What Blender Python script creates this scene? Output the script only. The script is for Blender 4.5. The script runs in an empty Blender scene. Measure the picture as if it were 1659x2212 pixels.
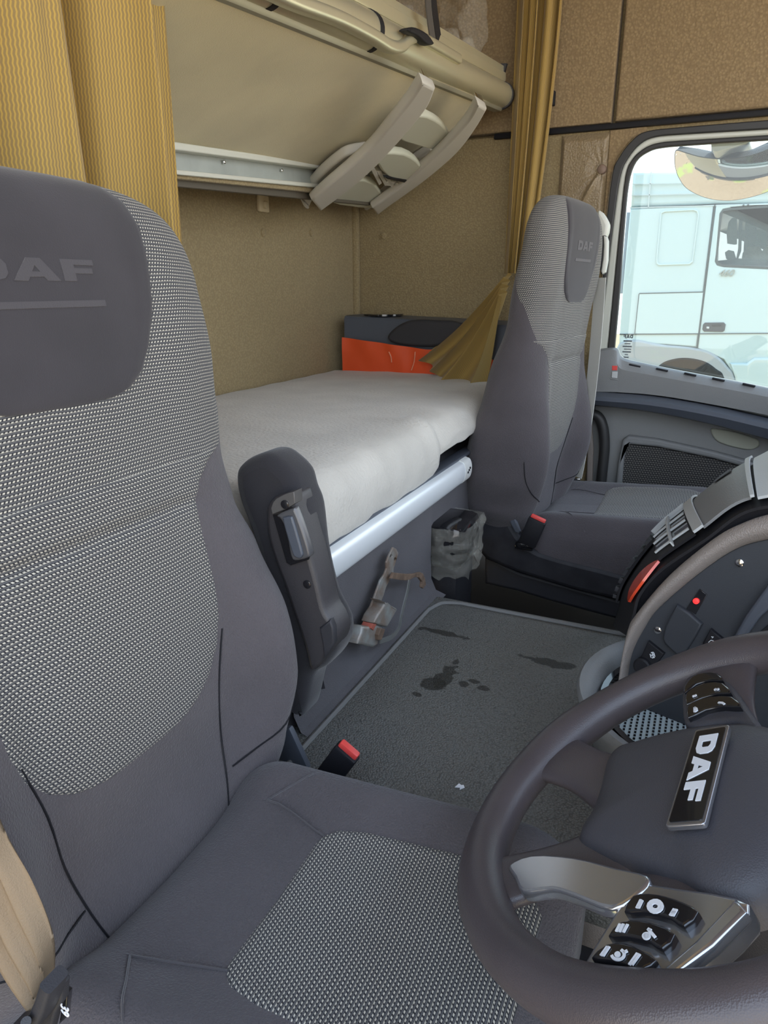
import bpy, bmesh, math, random
from mathutils import Vector, Matrix
from mathutils import noise as mnoise
random.seed(4)
SC = bpy.context.scene
V = Vector
# ------------------------------------------------------------------ camera
FPX = 1500.0; YAW = math.radians(24.8); PIT = math.radians(18)
CF = V((-math.sin(YAW)*math.cos(PIT), math.cos(YAW)*math.cos(PIT), -math.sin(PIT)))
CR = V((math.cos(YAW), math.sin(YAW), 0)); CU = CR.cross(CF)
C0 = V((0, 0, .68))
def on(px, py, n, c):
    """point of the real plane n.p = c seen at a photo position"""
    n = V(n); d = CF*FPX + CR*(px-829.5) + CU*(1106-py)
    return C0 + d*((c-n.dot(C0))/n.dot(d))
def PX(p, x): return on(p[0], p[1], (1, 0, 0), x)
def PY(p, y): return on(p[0], p[1], (0, 1, 0), y)
def PZ(p, z): return on(p[0], p[1], (0, 0, 1), z)
cam = bpy.data.objects.new('camera', bpy.data.cameras.new('camera'))
SC.collection.objects.link(cam); SC.camera = cam
cam.data.sensor_fit = 'VERTICAL'; cam.data.sensor_height = 36; cam.data.lens = FPX/2212*36
cam.data.clip_start = .01
m = Matrix((CR, CU, -CF)).transposed().to_4x4(); m.translation = C0; cam.matrix_world = m
SC.view_settings.view_transform = 'Standard'; SC.view_settings.look = 'None'
SC.view_settings.gamma = 1; SC.view_settings.use_curve_mapping = False
SC.view_settings.exposure = 1.04

# ------------------------------------------------------------------ materials
def nodes(name):
    m = bpy.data.materials.new(name); m.use_nodes = True
    nt = m.node_tree; b = nt.nodes['Principled BSDF']
    return m, nt, b
def N(nt, t, **k):
    n = nt.nodes.new(t)
    for a, v in k.items():
        if a in n.inputs.keys(): n.inputs[a].default_value = v
        else: setattr(n, a, v)
    return n
def L(nt, a, b): nt.links.new(a, b)
def math_(nt, op, a, b=None, c=None):
    n = nt.nodes.new('ShaderNodeMath'); n.operation = op
    for i, x in enumerate((a, b, c)):
        if x is None: continue
        if isinstance(x, (int, float)): n.inputs[i].default_value = x
        else: L(nt, x, n.inputs[i])
    return n.outputs[0]
def mix(nt, fac, a, b):
    n = nt.nodes.new('ShaderNodeMix'); n.data_type = 'RGBA'
    for i, x in ((0, fac), (6, a), (7, b)):
        if isinstance(x, (int, float)): n.inputs[i].default_value = x
        elif isinstance(x, tuple): n.inputs[i].default_value = (*x[:3], 1)
        else: L(nt, x, n.inputs[i])
    return n.outputs[2]
def mat(name, col, rough=.6, metal=0, bump=0, scale=300, var=0, vscale=8, kind='noise', sheen=0, coat=0, spec=.5, trans=0, alpha=1, emit=None, col2=None):
    m, nt, b = nodes(name)
    b.inputs['Base Color'].default_value = (*col, 1)
    b.inputs['Roughness'].default_value = rough; b.inputs['Metallic'].default_value = metal
    b.inputs['Sheen Weight'].default_value = sheen; b.inputs['Coat Weight'].default_value = coat
    b.inputs['Specular IOR Level'].default_value = spec
    b.inputs['Transmission Weight'].default_value = trans; b.inputs['Alpha'].default_value = alpha
    if emit: b.inputs['Emission Color'].default_value = (*emit, 1); b.inputs['Emission Strength'].default_value = 1
    tc = N(nt, 'ShaderNodeTexCoord')
    if var:
        n1 = N(nt, 'ShaderNodeTexNoise', Scale=vscale, Detail=4.0); L(nt, tc.outputs['Object'], n1.inputs['Vector'])
        r = N(nt, 'ShaderNodeMapRange'); r.inputs[1].default_value = .3; r.inputs[2].default_value = .7
        L(nt, n1.outputs[0], r.inputs[0])
        d = col2 or tuple(c*(1-var) for c in col)
        L(nt, mix(nt, r.outputs[0], d, col), b.inputs['Base Color'])
    if bump:
        if kind == 'noise':
            t = N(nt, 'ShaderNodeTexNoise', Scale=float(scale), Detail=3.0)
        else:
            t = N(nt, 'ShaderNodeTexVoronoi', Scale=float(scale))
        L(nt, tc.outputs['Object'], t.inputs['Vector'])
        bp = N(nt, 'ShaderNodeBump', Strength=float(bump), Distance=.002)
        L(nt, t.outputs[0], bp.inputs['Height']); L(nt, bp.outputs[0], b.inputs['Normal'])
    return m
M = {}
def wallfab(name, col, dark, sc=170, amt=.55):
    m, nt, b = nodes(name); b.inputs['Roughness'].default_value = .85; b.inputs['Sheen Weight'].default_value = .15
    tc = N(nt, 'ShaderNodeTexCoord')
    v = N(nt, 'ShaderNodeTexVoronoi', Scale=float(sc)); L(nt, tc.outputs['Object'], v.inputs['Vector'])
    n1 = N(nt, 'ShaderNodeTexNoise', Scale=3.0, Detail=4.0); L(nt, tc.outputs['Object'], n1.inputs['Vector'])
    n2 = N(nt, 'ShaderNodeTexNoise', Scale=float(sc)*1.3, Detail=2.0); L(nt, tc.outputs['Object'], n2.inputs['Vector'])
    h = math_(nt, 'MULTIPLY', math_(nt, 'ADD', v.outputs[0], n2.outputs[0]), .8)
    r = N(nt, 'ShaderNodeMapRange'); r.inputs[1].default_value = .35; r.inputs[2].default_value = .95; L(nt, h, r.inputs[0])
    c = mix(nt, math_(nt, 'MULTIPLY', r.outputs[0], amt), col, dark)
    c = mix(nt, math_(nt, 'MULTIPLY', n1.outputs[0], .35), c, tuple(x*.8 for x in dark))
    L(nt, c, b.inputs['Base Color'])
    bp = N(nt, 'ShaderNodeBump', Strength=.6, Distance=.002); bp.invert = True
    L(nt, h, bp.inputs['Height']); L(nt, bp.outputs[0], b.inputs['Normal'])
    return m
M['wall'] = wallfab('wall_fabric', (.40, .315, .165), (.19, .138, .068))
M['wall2'] = wallfab('side_panel_vinyl', (.40, .292, .155), (.18, .120, .060), 130, .6)
M['roof'] = wallfab('headliner', (.26, .18, .12), (.15, .10, .07))
M['shadefab'] = wallfab('painted_shade_fabric', (.135, .090, .052), (.075, .048, .030))  # dark brown paints in the shade of the upper rear corner
M['bunkpanel'] = mat('bunk_underside_felt', (.60, .52, .31), .95, var=.2, vscale=5, bump=.25, scale=500, sheen=.2)
def weave(name, p=.0038, q=.0043, hi=(.52, .485, .41), lo=(.022, .022, .026), mid=(.10, .10, .105)):
    m, nt, b = nodes(name); b.inputs['Roughness'].default_value = .9; b.inputs['Sheen Weight'].default_value = .1
    tc = N(nt, 'ShaderNodeTexCoord'); s = N(nt, 'ShaderNodeSeparateXYZ'); L(nt, tc.outputs['UV'], s.inputs[0])
    nz = N(nt, 'ShaderNodeTexNoise', Scale=14.0, Detail=1.0); L(nt, tc.outputs['UV'], nz.inputs['Vector'])
    vv = math_(nt, 'ADD', s.outputs[1], math_(nt, 'MULTIPLY', math_(nt, 'SUBTRACT', nz.outputs[0], .5), .004))
    v = math_(nt, 'DIVIDE', vv, p); row = math_(nt, 'FLOOR', v); fv = math_(nt, 'FRACT', v)
    u = math_(nt, 'ADD', math_(nt, 'DIVIDE', s.outputs[0], q), math_(nt, 'MULTIPLY', row, .5))
    par = math_(nt, 'MODULO', math_(nt, 'ABSOLUTE', row), 2.0)
    fu = math_(nt, 'FRACT', math_(nt, 'ADD', u, math_(nt, 'MULTIPLY', fv, .6)))
    dash = math_(nt, 'LESS_THAN', fu, .55)
    band = math_(nt, 'LESS_THAN', fv, .42)
    # connected zig lines on every second row
    thin = math_(nt, 'MULTIPLY', math_(nt, 'LESS_THAN', math_(nt, 'ABSOLUTE', math_(nt, 'SUBTRACT', fv, math_(nt, 'ADD', .06, math_(nt, 'MULTIPLY', dash, .3)))), .055), par)
    light = math_(nt, 'MAXIMUM', math_(nt, 'MULTIPLY', math_(nt, 'MULTIPLY', dash, band), math_(nt, 'SUBTRACT', 1.0, math_(nt, 'MULTIPLY', par, .15))), math_(nt, 'MULTIPLY', thin, .7))
    stripe = math_(nt, 'LESS_THAN', math_(nt, 'ABSOLUTE', math_(nt, 'SUBTRACT', fv, .74)), .12)
    c = mix(nt, stripe, lo, mid); c = mix(nt, light, c, hi)
    L(nt, c, b.inputs['Base Color'])
    bp = N(nt, 'ShaderNodeBump', Strength=.5, Distance=.001)
    L(nt, math_(nt, 'ADD', light, math_(nt, 'MULTIPLY', stripe, .5)), bp.inputs['Height']); L(nt, bp.outputs[0], b.inputs['Normal'])
    return m
M['weave'] = weave('woven_seat_fabric')
M['weavedoor'] = weave('woven_door_fabric', .007, .0085, (.20, .19, .17), (.022, .022, .024), (.035, .035, .035))
M['dark'] = mat('dark_seat_cloth', (.088, .077, .083), .95, bump=.9, scale=420, var=.25, vscale=6, sheen=.2)
M['velvet'] = mat('velour', (.040, .035, .040), .95, bump=.2, scale=700, var=.3, vscale=9, sheen=.25)
M['velvetlogo'] = mat('pressed_velour', (.054, .048, .053), .95, bump=.2, scale=700, sheen=.4)
M['black'] = mat('black_plastic', (.012, .012, .015), .55, spec=.3, bump=.25, scale=900)
M['blackscuff'] = mat('scuffed_black_plastic', (.013, .013, .017), .55, spec=.35, bump=.2, scale=800, var=.5, vscale=25, col2=(.028, .028, .033))
M['gloss'] = mat('gloss_black', (.012, .012, .014), .12, coat=.5)
M['grey'] = mat('charcoal_plastic', (.035, .035, .040), .5, spec=.4, bump=.2, scale=900)
M['lgrey'] = mat('light_grey_plastic', (.50, .52, .52), .5, bump=.25, scale=600)
M['doorgrey'] = mat('grey_door_plastic', (.22, .225, .225), .5, bump=.3, scale=500)
M['doorblue'] = mat('slate_plastic', (.075, .085, .105), .4, bump=.15, scale=600)
M['taupe'] = mat('taupe_plastic', (.27, .235, .21), .55, bump=.35, scale=500, kind='voronoi')
M['panelblk'] = mat('matte_panel_black', (.032, .036, .043), .6, bump=.15, scale=900)
M['alu'] = mat('champagne_aluminium', (.74, .70, .50), .30, .7)
M['silver'] = mat('brushed_silver', (.86, .90, .92), .35, .25)
M['ladder'] = mat('ladder_plastic', (.60, .57, .50), .42, bump=.08, scale=800)
M['ladderstep'] = mat('ladder_step_plastic', (.58, .58, .47), .45, bump=.08, scale=800)
M['tray'] = mat('grey_painted_metal', (.42, .45, .42), .5, var=.25, vscale=12)
M['traylip'] = mat('pale_lip', (.62, .62, .54), .45)
M['matt'] = mat('mattress_quilt', (.60, .57, .51), .9, bump=1.0, scale=140, var=.16, vscale=7, sheen=.2)
M['base'] = mat('bunk_base_carpet', (.125, .120, .128), .95, bump=.8, scale=500, var=.2, vscale=5)
M['orange'] = mat('orange_vinyl', (.75, .09, .02), .5, bump=.3, scale=30)
M['leather'] = mat('wheel_leather', (.078, .066, .070), .34, bump=.12, scale=900, kind='voronoi', var=.2, vscale=10)
M['pad'] = mat('airbag_pad', (.058, .057, .066), .5, bump=.15, scale=800, kind='voronoi')
M['glossgrey'] = mat('satin_grey_inlay', (.50, .51, .54), .16, .85)
M['white'] = mat('white_print', (.75, .77, .8), .6)
M['chrome'] = mat('chrome', (.8, .8, .8), .12, 1)
M['red'] = mat('red_button', (.75, .07, .06), .4)
M['lens'] = mat('orange_red_lens', (.80, .085, .03), .2, coat=.6)
M['belt'] = mat('sand_webbing', (.235, .17, .105), .7, bump=.4, scale=900)
M['belt2'] = mat('pale_webbing', (.50, .50, .46), .7, bump=.4, scale=900)
M['strap'] = mat('dark_strap', (.07, .06, .05), .8)
M['rust'] = mat('worn_galvanised_steel', (.36, .38, .37), .55, .5, var=.9, vscale=30, col2=(.25, .17, .12), bump=.3, scale=200)
M['rusty'] = mat('rusty_steel', (.25, .17, .12), .7, .3, var=.5, vscale=60)
M['seal'] = mat('rubber_seal', (.03, .03, .03), .5)
M['frame'] = mat('cream_painted_frame', (.62, .64, .57), .35)
M['paint'] = mat('white_truck_paint', (.46, .55, .55), .3, coat=.2)
M['gap'] = mat('panel_gap', (.06, .07, .07), .8)
M['wheelwell'] = mat('dark_tyre', (.03, .03, .03), .9)
M['arch'] = mat('grey_wheel_arch', (.33, .35, .36), .6)
M['paper'] = mat('paper', (.8, .82, .85), .8)
M['mirror'] = mat('mirror_glass', (.62, .62, .62), .02, 1)
M['mat_rubber'] = mat('perforated_mat', (.42, .50, .52), .5)
def film():
    m, nt, b = nodes('clear_film'); b.inputs['Base Color'].default_value = (.75, .72, .62, 1); b.inputs['Roughness'].default_value = .12
    b.inputs['Alpha'].default_value = .16; b.inputs['Roughness'].default_value = .06
    tc = N(nt, 'ShaderNodeTexCoord'); t = N(nt, 'ShaderNodeTexNoise', Scale=30.0, Detail=4.0); L(nt, tc.outputs['Object'], t.inputs['Vector'])
    bp = N(nt, 'ShaderNodeBump', Strength=1.0, Distance=.02); L(nt, t.outputs[0], bp.inputs['Height']); L(nt, bp.outputs[0], b.inputs['Normal'])
    return m
M['film'] = film()
def glass(name, a, col=(.85, .95, .95)):
    m, nt, b = nodes(name); b.inputs['Base Color'].default_value = (*col, 1); b.inputs['Roughness'].default_value = .03; b.inputs['Alpha'].default_value = a
    return m
M['truckglass'] = glass('truck_glass', .45, (.10, .14, .15))
def tint(name, col):
    m = bpy.data.materials.new(name); m.use_nodes = True; nt = m.node_tree; nt.nodes.clear()
    o = nt.nodes.new('ShaderNodeOutputMaterial'); t = nt.nodes.new('ShaderNodeBsdfTransparent'); t.inputs[0].default_value = (*col, 1)
    g = nt.nodes.new('ShaderNodeBsdfGlossy'); g.inputs['Roughness'].default_value = .02; mx = nt.nodes.new('ShaderNodeMixShader'); mx.inputs[0].default_value = .04
    L(nt, t.outputs[0], mx.inputs[1]); L(nt, g.outputs[0], mx.inputs[2]); L(nt, mx.outputs[0], o.inputs[0]); return m
M['glass'] = tint('green_tinted_window_glass', (.80, .86, .855))
def curtain_mat():
    m, nt, b = nodes('amber_curtain'); b.inputs['Roughness'].default_value = .85; b.inputs['Sheen Weight'].default_value = .2
    tc = N(nt, 'ShaderNodeTexCoord'); s = N(nt, 'ShaderNodeSeparateXYZ'); L(nt, tc.outputs['UV'], s.inputs[0])
    u = math_(nt, 'DIVIDE', s.outputs[0], .0044); v = math_(nt, 'DIVIDE', s.outputs[1], .0085)
    zig = math_(nt, 'MULTIPLY', math_(nt, 'ABSOLUTE', math_(nt, 'SUBTRACT', math_(nt, 'FRACT', v), .5)), .45)
    fu = math_(nt, 'FRACT', math_(nt, 'ADD', u, zig)); ln = math_(nt, 'LESS_THAN', fu, .42)
    c = mix(nt, ln, (.25, .165, .055), (.42, .27, .055)); L(nt, c, b.inputs['Base Color'])
    bp = N(nt, 'ShaderNodeBump', Strength=.4, Distance=.001); L(nt, ln, bp.inputs['Height']); L(nt, bp.outputs[0], b.inputs['Normal'])
    return m
M['curtain'] = curtain_mat()
def floor_mat():
    m, nt, b = nodes('pebbled_floor_mat'); b.inputs['Roughness'].default_value = .62
    tc = N(nt, 'ShaderNodeTexCoord')
    v = N(nt, 'ShaderNodeTexVoronoi', Scale=330.0); L(nt, tc.outputs['Object'], v.inputs['Vector'])
    n1 = N(nt, 'ShaderNodeTexNoise', Scale=4.0, Detail=5.0); L(nt, tc.outputs['Object'], n1.inputs['Vector'])
    n2 = N(nt, 'ShaderNodeTexNoise', Scale=11.0, Detail=3.0); L(nt, tc.outputs['Object'], n2.inputs['Vector'])
    base = mix(nt, v.outputs[0], (.20, .20, .185), (.075, .075, .068))
    dust = N(nt, 'ShaderNodeMapRange'); dust.inputs[1].default_value = .4; dust.inputs[2].default_value = .7; L(nt, n1.outputs[0], dust.inputs[0])
    c = mix(nt, math_(nt, 'MULTIPLY', dust.outputs[0], .35), base, (.16, .15, .13))
    st = N(nt, 'ShaderNodeMapRange'); st.inputs[1].default_value = .74; st.inputs[2].default_value = .78; L(nt, n2.outputs[0], st.inputs[0])
    c = mix(nt, math_(nt, 'MULTIPLY', st.outputs[0], .7), c, (.028, .026, .02))
    for (sx_, sy_, rx_, ry_) in [(*PZ(p_, 0).xy, a_, b_) for p_, a_, b_ in (((962, 1462), .015, .040), ((935, 1480), .022, .018), ((1002, 1478), .010, .009), ((1022, 1472), .010, .006), ((1047, 1487), .012, .008), ((985, 1430), .006, .010), ((1190, 1432), .05, .014), ((960, 1368), .05, .010), ((900, 1500), .008, .006))]:
        mp = N(nt, 'ShaderNodeVectorMath'); mp.operation = 'ADD'; L(nt, tc.outputs['Object'], mp.inputs[0]); mp.inputs[1].default_value = (.20-sx_, 1.04-sy_, 0)
        ms = N(nt, 'ShaderNodeVectorMath'); ms.operation = 'MULTIPLY'; L(nt, mp.outputs[0], ms.inputs[0]); ms.inputs[1].default_value = (1/rx_, 1/ry_, 0)
        ln_ = N(nt, 'ShaderNodeVectorMath'); ln_.operation = 'LENGTH'; L(nt, ms.outputs[0], ln_.inputs[0])
        n3 = N(nt, 'ShaderNodeTexNoise', Scale=45.0, Detail=3.0); L(nt, tc.outputs['Object'], n3.inputs['Vector'])
        w_ = math_(nt, 'ADD', ln_.outputs[1], math_(nt, 'MULTIPLY', math_(nt, 'SUBTRACT', n3.outputs[0], .5), 2.2))
        mr_ = N(nt, 'ShaderNodeMapRange'); mr_.inputs[1].default_value = 1.1; mr_.inputs[2].default_value = .9; L(nt, w_, mr_.inputs[0])
        c = mix(nt, math_(nt, 'MULTIPLY', mr_.outputs[0], .85), c, (.022, .020, .015))
    L(nt, c, b.inputs['Base Color'])
    bp = N(nt, 'ShaderNodeBump', Strength=.7, Distance=.002); bp.invert = True; L(nt, v.outputs[0], bp.inputs['Height']); L(nt, bp.outputs[0], b.inputs['Normal'])
    return m
M['floor'] = floor_mat()
def ground_mat():
    m, nt, b = nodes('gravel_and_grass'); b.inputs['Roughness'].default_value = .95
    tc = N(nt, 'ShaderNodeTexCoord')
    v = N(nt, 'ShaderNodeTexNoise', Scale=25.0, Detail=8.0); L(nt, tc.outputs['Object'], v.inputs['Vector'])
    n1 = N(nt, 'ShaderNodeTexNoise', Scale=.9, Detail=4.0); L(nt, tc.outputs['Object'], n1.inputs['Vector'])
    base = mix(nt, v.outputs[0], (.15, .085, .045), (.46, .33, .21))
    g = N(nt, 'ShaderNodeMapRange'); g.inputs[1].default_value = .56; g.inputs[2].default_value = .62; L(nt, n1.outputs[0], g.inputs[0])
    L(nt, mix(nt, math_(nt, 'MULTIPLY', g.outputs[0], v.outputs[0]), base, (.30, .42, .05)), b.inputs['Base Color'])
    return m
M['ground'] = ground_mat()

# ------------------------------------------------------------------ builders
LOC = {}
def root(name, label, cat, loc, group=None):
    o = bpy.data.objects.new(name, None); SC.collection.objects.link(o); o.location = loc
    o.empty_display_size = .05
    o['label'] = label; o['category'] = cat
    if group: o['group'] = group
    LOC[o] = V(loc); return o
def base_of(p):
    while p.parent: p = p.parent
    return LOC.get(p, V((0, 0, 0)))
def mk(name, verts, faces, mt, parent=None, smooth=True, uv=None, label=None, cat=None, kind=None, group=None, sharp=35):
    vs = [V(v) for v in verts]
    if parent is not None: off = base_of(parent)
    else:
        xs = [v.x for v in vs]; ys = [v.y for v in vs]; zs = [v.z for v in vs]
        off = V(((min(xs)+max(xs))/2, (min(ys)+max(ys))/2, min(zs)))
    me = bpy.data.meshes.new(name); me.from_pydata([tuple(v-off) for v in vs], [], faces); me.validate()
    if uv:
        ul = me.uv_layers.new(name='UVMap')
        for lp in me.loops: ul.data[lp.index].uv = uv[lp.vertex_index]
    bm = bmesh.new(); bm.from_mesh(me); bmesh.ops.recalc_face_normals(bm, faces=bm.faces); bm.to_mesh(me); bm.free()
    if smooth:
        me.polygons.foreach_set('use_smooth', [True]*len(me.polygons))
        if sharp: me.set_sharp_from_angle(angle=math.radians(sharp))
    me.materials.append(M[mt] if isinstance(mt, str) else mt)
    o = bpy.data.objects.new(name, me); SC.collection.objects.link(o)
    if parent is not None: o.parent = parent
    else: o.location = off; LOC[o] = off
    if label: o['label'] = label
    if cat: o['category'] = cat
    if kind: o['kind'] = kind
    if group: o['group'] = group
    return o
class MB:
    """collects several shapes into one mesh"""
    def __init__(s): s.v = []; s.f = []; s.uv = []
    def add(s, v, f, uv=None):
        n = len(s.v); s.v += [V(x) for x in v]; s.f += [tuple(i+n for i in q) for q in f]
        s.uv += uv if uv else [(0, 0)]*len(v); return s
    def build(s, name, mt, parent=None, **k): return mk(name, s.v, s.f, mt, parent, uv=s.uv, **k)
def box(c, size, bev=0, ax=None, seg=2):
    """box centred at c with half... full size; ax = optional 3 axes"""
    bm = bmesh.new(); bmesh.ops.create_cube(bm, size=1)
    for v in bm.verts: v.co = V((v.co.x*size[0], v.co.y*size[1], v.co.z*size[2]))
    if bev: bmesh.ops.bevel(bm, geom=bm.edges[:], offset=bev, segments=seg, profile=.5, affect='EDGES')
    bm.verts.index_update()
    if ax: vs = [V(c)+ax[0]*v.co.x+ax[1]*v.co.y+ax[2]*v.co.z for v in bm.verts]
    else: vs = [V(c)+v.co for v in bm.verts]
    fs = [tuple(v.index for v in f.verts) for f in bm.faces]; bm.free(); return vs, fs
def catmull(P, n=6, closed=False):
    P = [V(p) if len(p) == 3 else V((p[0], p[1], 0)) for p in P]; out = []; k = len(P)
    rng = range(k if closed else k-1)
    for i in rng:
        a = P[(i-1) % k] if closed or i > 0 else P[0]*2-P[1]
        b = P[i]; c = P[(i+1) % k]; d = P[(i+2) % k] if closed or i+2 < k else P[-1]*2-P[-2]
        for j in range(n):
            t = j/n; out.append(.5*((2*b)+(c-a)*t+(2*a-5*b+4*c-d)*t*t+(3*b-a-3*c+d)*t**3))
    if not closed: out.append(P[-1].copy())
    return out
def cm2(P, n=6, closed=True): return [(p.x, p.y) for p in catmull(P, n, closed)]
def sweep(path, prof, up=None, closed=False, caps=True, scales=None):
    """sweep closed 2D profile [(a,b)] along path; a along side, b along up"""
    path = [V(p) for p in path]; n = len(path); k = len(prof); vs = []; fs = []; uv = []; s = 0
    up0 = V(up) if up is not None else V((0, 0, 1)); prev = None
    for i, p in enumerate(path):
        t = (path[(i+1) % n]-path[i-1]) if closed else (path[min(i+1, n-1)]-path[max(i-1, 0)])
        t.normalize(); sd = t.cross(up0)
        if sd.length < 1e-4: sd = t.cross(V((1, 0, 0)))
        sd.normalize(); u = sd.cross(t); sc = scales[i] if scales else 1
        if i: s += (path[i]-path[i-1]).length
        for j, (a, b) in enumerate(prof): vs.append(p+sd*a*sc+u*b*sc); uv.append((a, s))
    m_ = n if closed else n-1
    for i in range(m_):
        for j in range(k):
            a = i*k+j; b = i*k+(j+1) % k; c = ((i+1) % n)*k+(j+1) % k; d = ((i+1) % n)*k+j
            fs.append((a, b, c, d))
    if caps and not closed: fs.append(tuple(range(k))[::-1]); fs.append(tuple((n-1)*k+j for j in range(k)))
    return vs, fs, uv
def circ(r, n=14, ry=None): return [(r*math.cos(2*math.pi*i/n), (ry or r)*math.sin(2*math.pi*i/n)) for i in range(n)]
def rrect(w, h, r, n=4):
    o = []
    for cx, cy, a0 in ((w/2-r, h/2-r, 0), (-w/2+r, h/2-r, 90), (-w/2+r, -h/2+r, 180), (w/2-r, -h/2+r, 270)):
        for i in range(n+1):
            a = math.radians(a0+90*i/n); o.append((cx+r*math.cos(a), cy+r*math.sin(a)))
    return o
def plate2(outlines, frame, thick, bev=0, res=2):
    """outlines: list of 2D closed loops (first outer, rest holes) in frame (origin, ux, uy, n); front face at n=0, back at -thick"""
    cu = bpy.data.curves.new('tmp', 'CURVE'); cu.dimensions = '2D'; cu.fill_mode = 'BOTH'
    for ol in outlines:
        sp = cu.splines.new('POLY'); sp.points.add(len(ol)-1); sp.use_cyclic_u = True
        for q, p in zip(sp.points, ol): q.co = (p[0], p[1], 0, 1)
    cu.extrude = max(thick/2-bev, 1e-5); cu.bevel_depth = bev; cu.bevel_resolution = res; cu.offset = -bev
    ob = bpy.data.objects.new('tmp', cu); SC.collection.objects.link(ob)
    dg = bpy.context.evaluated_depsgraph_get(); dg.update()
    me = bpy.data.meshes.new_from_object(ob.evaluated_get(dg))
    o, ux, uy, n = frame
    vs = [o+ux*v.co.x+uy*v.co.y+n*(v.co.z-thick/2) for v in me.vertices]; uv = [(v.co.x, v.co.y) for v in me.vertices]
    fs = [tuple(p.vertices) for p in me.polygons]
    bpy.data.objects.remove(ob); bpy.data.curves.remove(cu); bpy.data.meshes.remove(me)
    return vs, fs, uv
def frame_of(n, o):
    """right-handed frame on the plane with normal n (towards viewer), uy roughly up"""
    n = V(n).normalized(); up = V((0, 0, 1)) if abs(n.z) < .9 else V((1, 0, 0))
    ux = up.cross(n).normalized(); uy = n.cross(ux); return (V(o), ux, uy, n)
def pplate(loops, n, c, thick, bev=0, smooth_n=0, off=0):
    """plate on real plane n.p=c, outlines read off the photo"""
    n = V(n); ln = n.length; n = n/ln; c = c/ln
    pts = [[on(x, y, n, c) for x, y in (cm2(l, smooth_n) if smooth_n else l)] for l in loops]
    fr = frame_of(n, pts[0][0]+n*off)
    l2 = [[((p-pts[0][0]).dot(fr[1]), (p-pts[0][0]).dot(fr[2])) for p in l] for l in pts]
    return plate2(l2, fr, thick, bev)
def loft(rows, closed_u=False, cap0=False, cap1=False):
    nu = len(rows[0]); vs = [V(p) for r in rows for p in r]; fs = []
    for i in range(len(rows)-1):
        for j in range(nu if closed_u else nu-1):
            k = (j+1) % nu; fs.append((i*nu+j, i*nu+k, (i+1)*nu+k, (i+1)*nu+j))
    if cap0: fs.append(tuple(range(nu))[::-1])
    if cap1: fs.append(tuple((len(rows)-1)*nu+j for j in range(nu)))
    return vs, fs
def z(ox, oy, s): return lambda l: [(ox+x/s, oy+y/s) for x, y in l]
def interp(tab, x):
    if x <= tab[0][0]: return tab[0][1]
    for (a, b), (c, d) in zip(tab, tab[1:]):
        if x <= c:
            t = (x-a)/(c-a); t = t*t*(3-2*t); return b+(d-b)*t
    return tab[-1][1]
def interpl(tab, x):
    if x <= tab[0][0]: return tab[0][1]
    for (a, b), (c, d) in zip(tab, tab[1:]):
        if x <= c: return b+(d-b)*(x-a)/(c-a)
    return tab[-1][1]
# block letters D A F as filled outlines (unit height)
def daf_loops(w=1.0):
    D = [[(0, 0), (.62, 0), (.82, .1), (.9, .3), (.9, .7), (.82, .9), (.62, 1), (0, 1)], [(.3, .27), (.3, .73), (.5, .73), (.6, .65), (.6, .35), (.5, .27)]]
    A = [[(.98, 0), (1.3, 0), (1.36, .18), (1.68, .18), (1.74, 0), (2.06, 0), (1.68, 1), (1.36, 1)], [(1.43, .4), (1.52, .68), (1.61, .4)]]
    F = [[(2.15, 0), (2.46, 0), (2.46, .36), (2.92, .36), (2.92, .6), (2.46, .6), (2.46, .75), (2.98, .75), (2.98, 1), (2.15, 1)]]
    return [[[(x-1.49, y-.5) for x, y in l] for l in G] for G in (D, A, F)]
def daf(fr, height, wscale=1, thick=.001, mb=None):
    mb = mb or MB()
    for G in daf_loops():
        mb.add(*plate2([[(x*height*wscale, y*height) for x, y in l] for l in G], fr, thick))
    return mb
def textmesh(s, fr, size, thick=.0006, shear=0, align='CENTER'):
    cu = bpy.data.curves.new('t', 'FONT'); cu.body = s; cu.size = size; cu.extrude = thick/2; cu.align_x = align; cu.align_y = 'CENTER'; cu.shear = shear; cu.offset = size*.01
    ob = bpy.data.objects.new('t', cu); SC.collection.objects.link(ob); dg = bpy.context.evaluated_depsgraph_get(); dg.update()
    me = bpy.data.meshes.new_from_object(ob.evaluated_get(dg)); o, ux, uy, n = fr
    r = [o+ux*v.co.x+uy*v.co.y+n*v.co.z for v in me.vertices], [tuple(p.vertices) for p in me.polygons]
    bpy.data.objects.remove(ob); bpy.data.curves.remove(cu); return r

YW = 2.4; XR = -1.22; ZROOF = 2.0
# ------------------------------------------------------------------ the cab shell
def S(name, vf, mt, parent=None, **k):
    a = vf if len(vf) == 3 else (*vf, None)
    o = mk(name, a[0], a[1], mt, parent, uv=a[2], **k)
    if parent is None: o['kind'] = 'structure'
    return o
S('wall_rear', box((XR-.03, 1.15, .9), (.06, 2.6, 2.4)), 'wall', smooth=False)
ZS = 1.132
S('wall_passenger_2', box((.03, YW+.052, (ZS+2.03)/2-.02), (2.66, .03, 2.03-ZS+.05)), 'wall', smooth=False)
S('trim_painted_shade', box((XR+.006, 1.15, 1.68), (.012, 2.48, .68), .003), 'shadefab')  # added sheet over the upper rear wall, its dark colour stands for shade
S('trim_1', box((XR+.004, 2.385, .95), (.03, .03, 2.1), .012), 'wall')
# headliner over the cab with its front part
S('ceiling', box((.03, 1.15, ZROOF+.03), (2.66, 2.6, .06)), 'roof', smooth=False)
S('wall_driver', box((-.86, -.17, .85), (.66, .06, 2.4)), 'wall', smooth=False)
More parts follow.
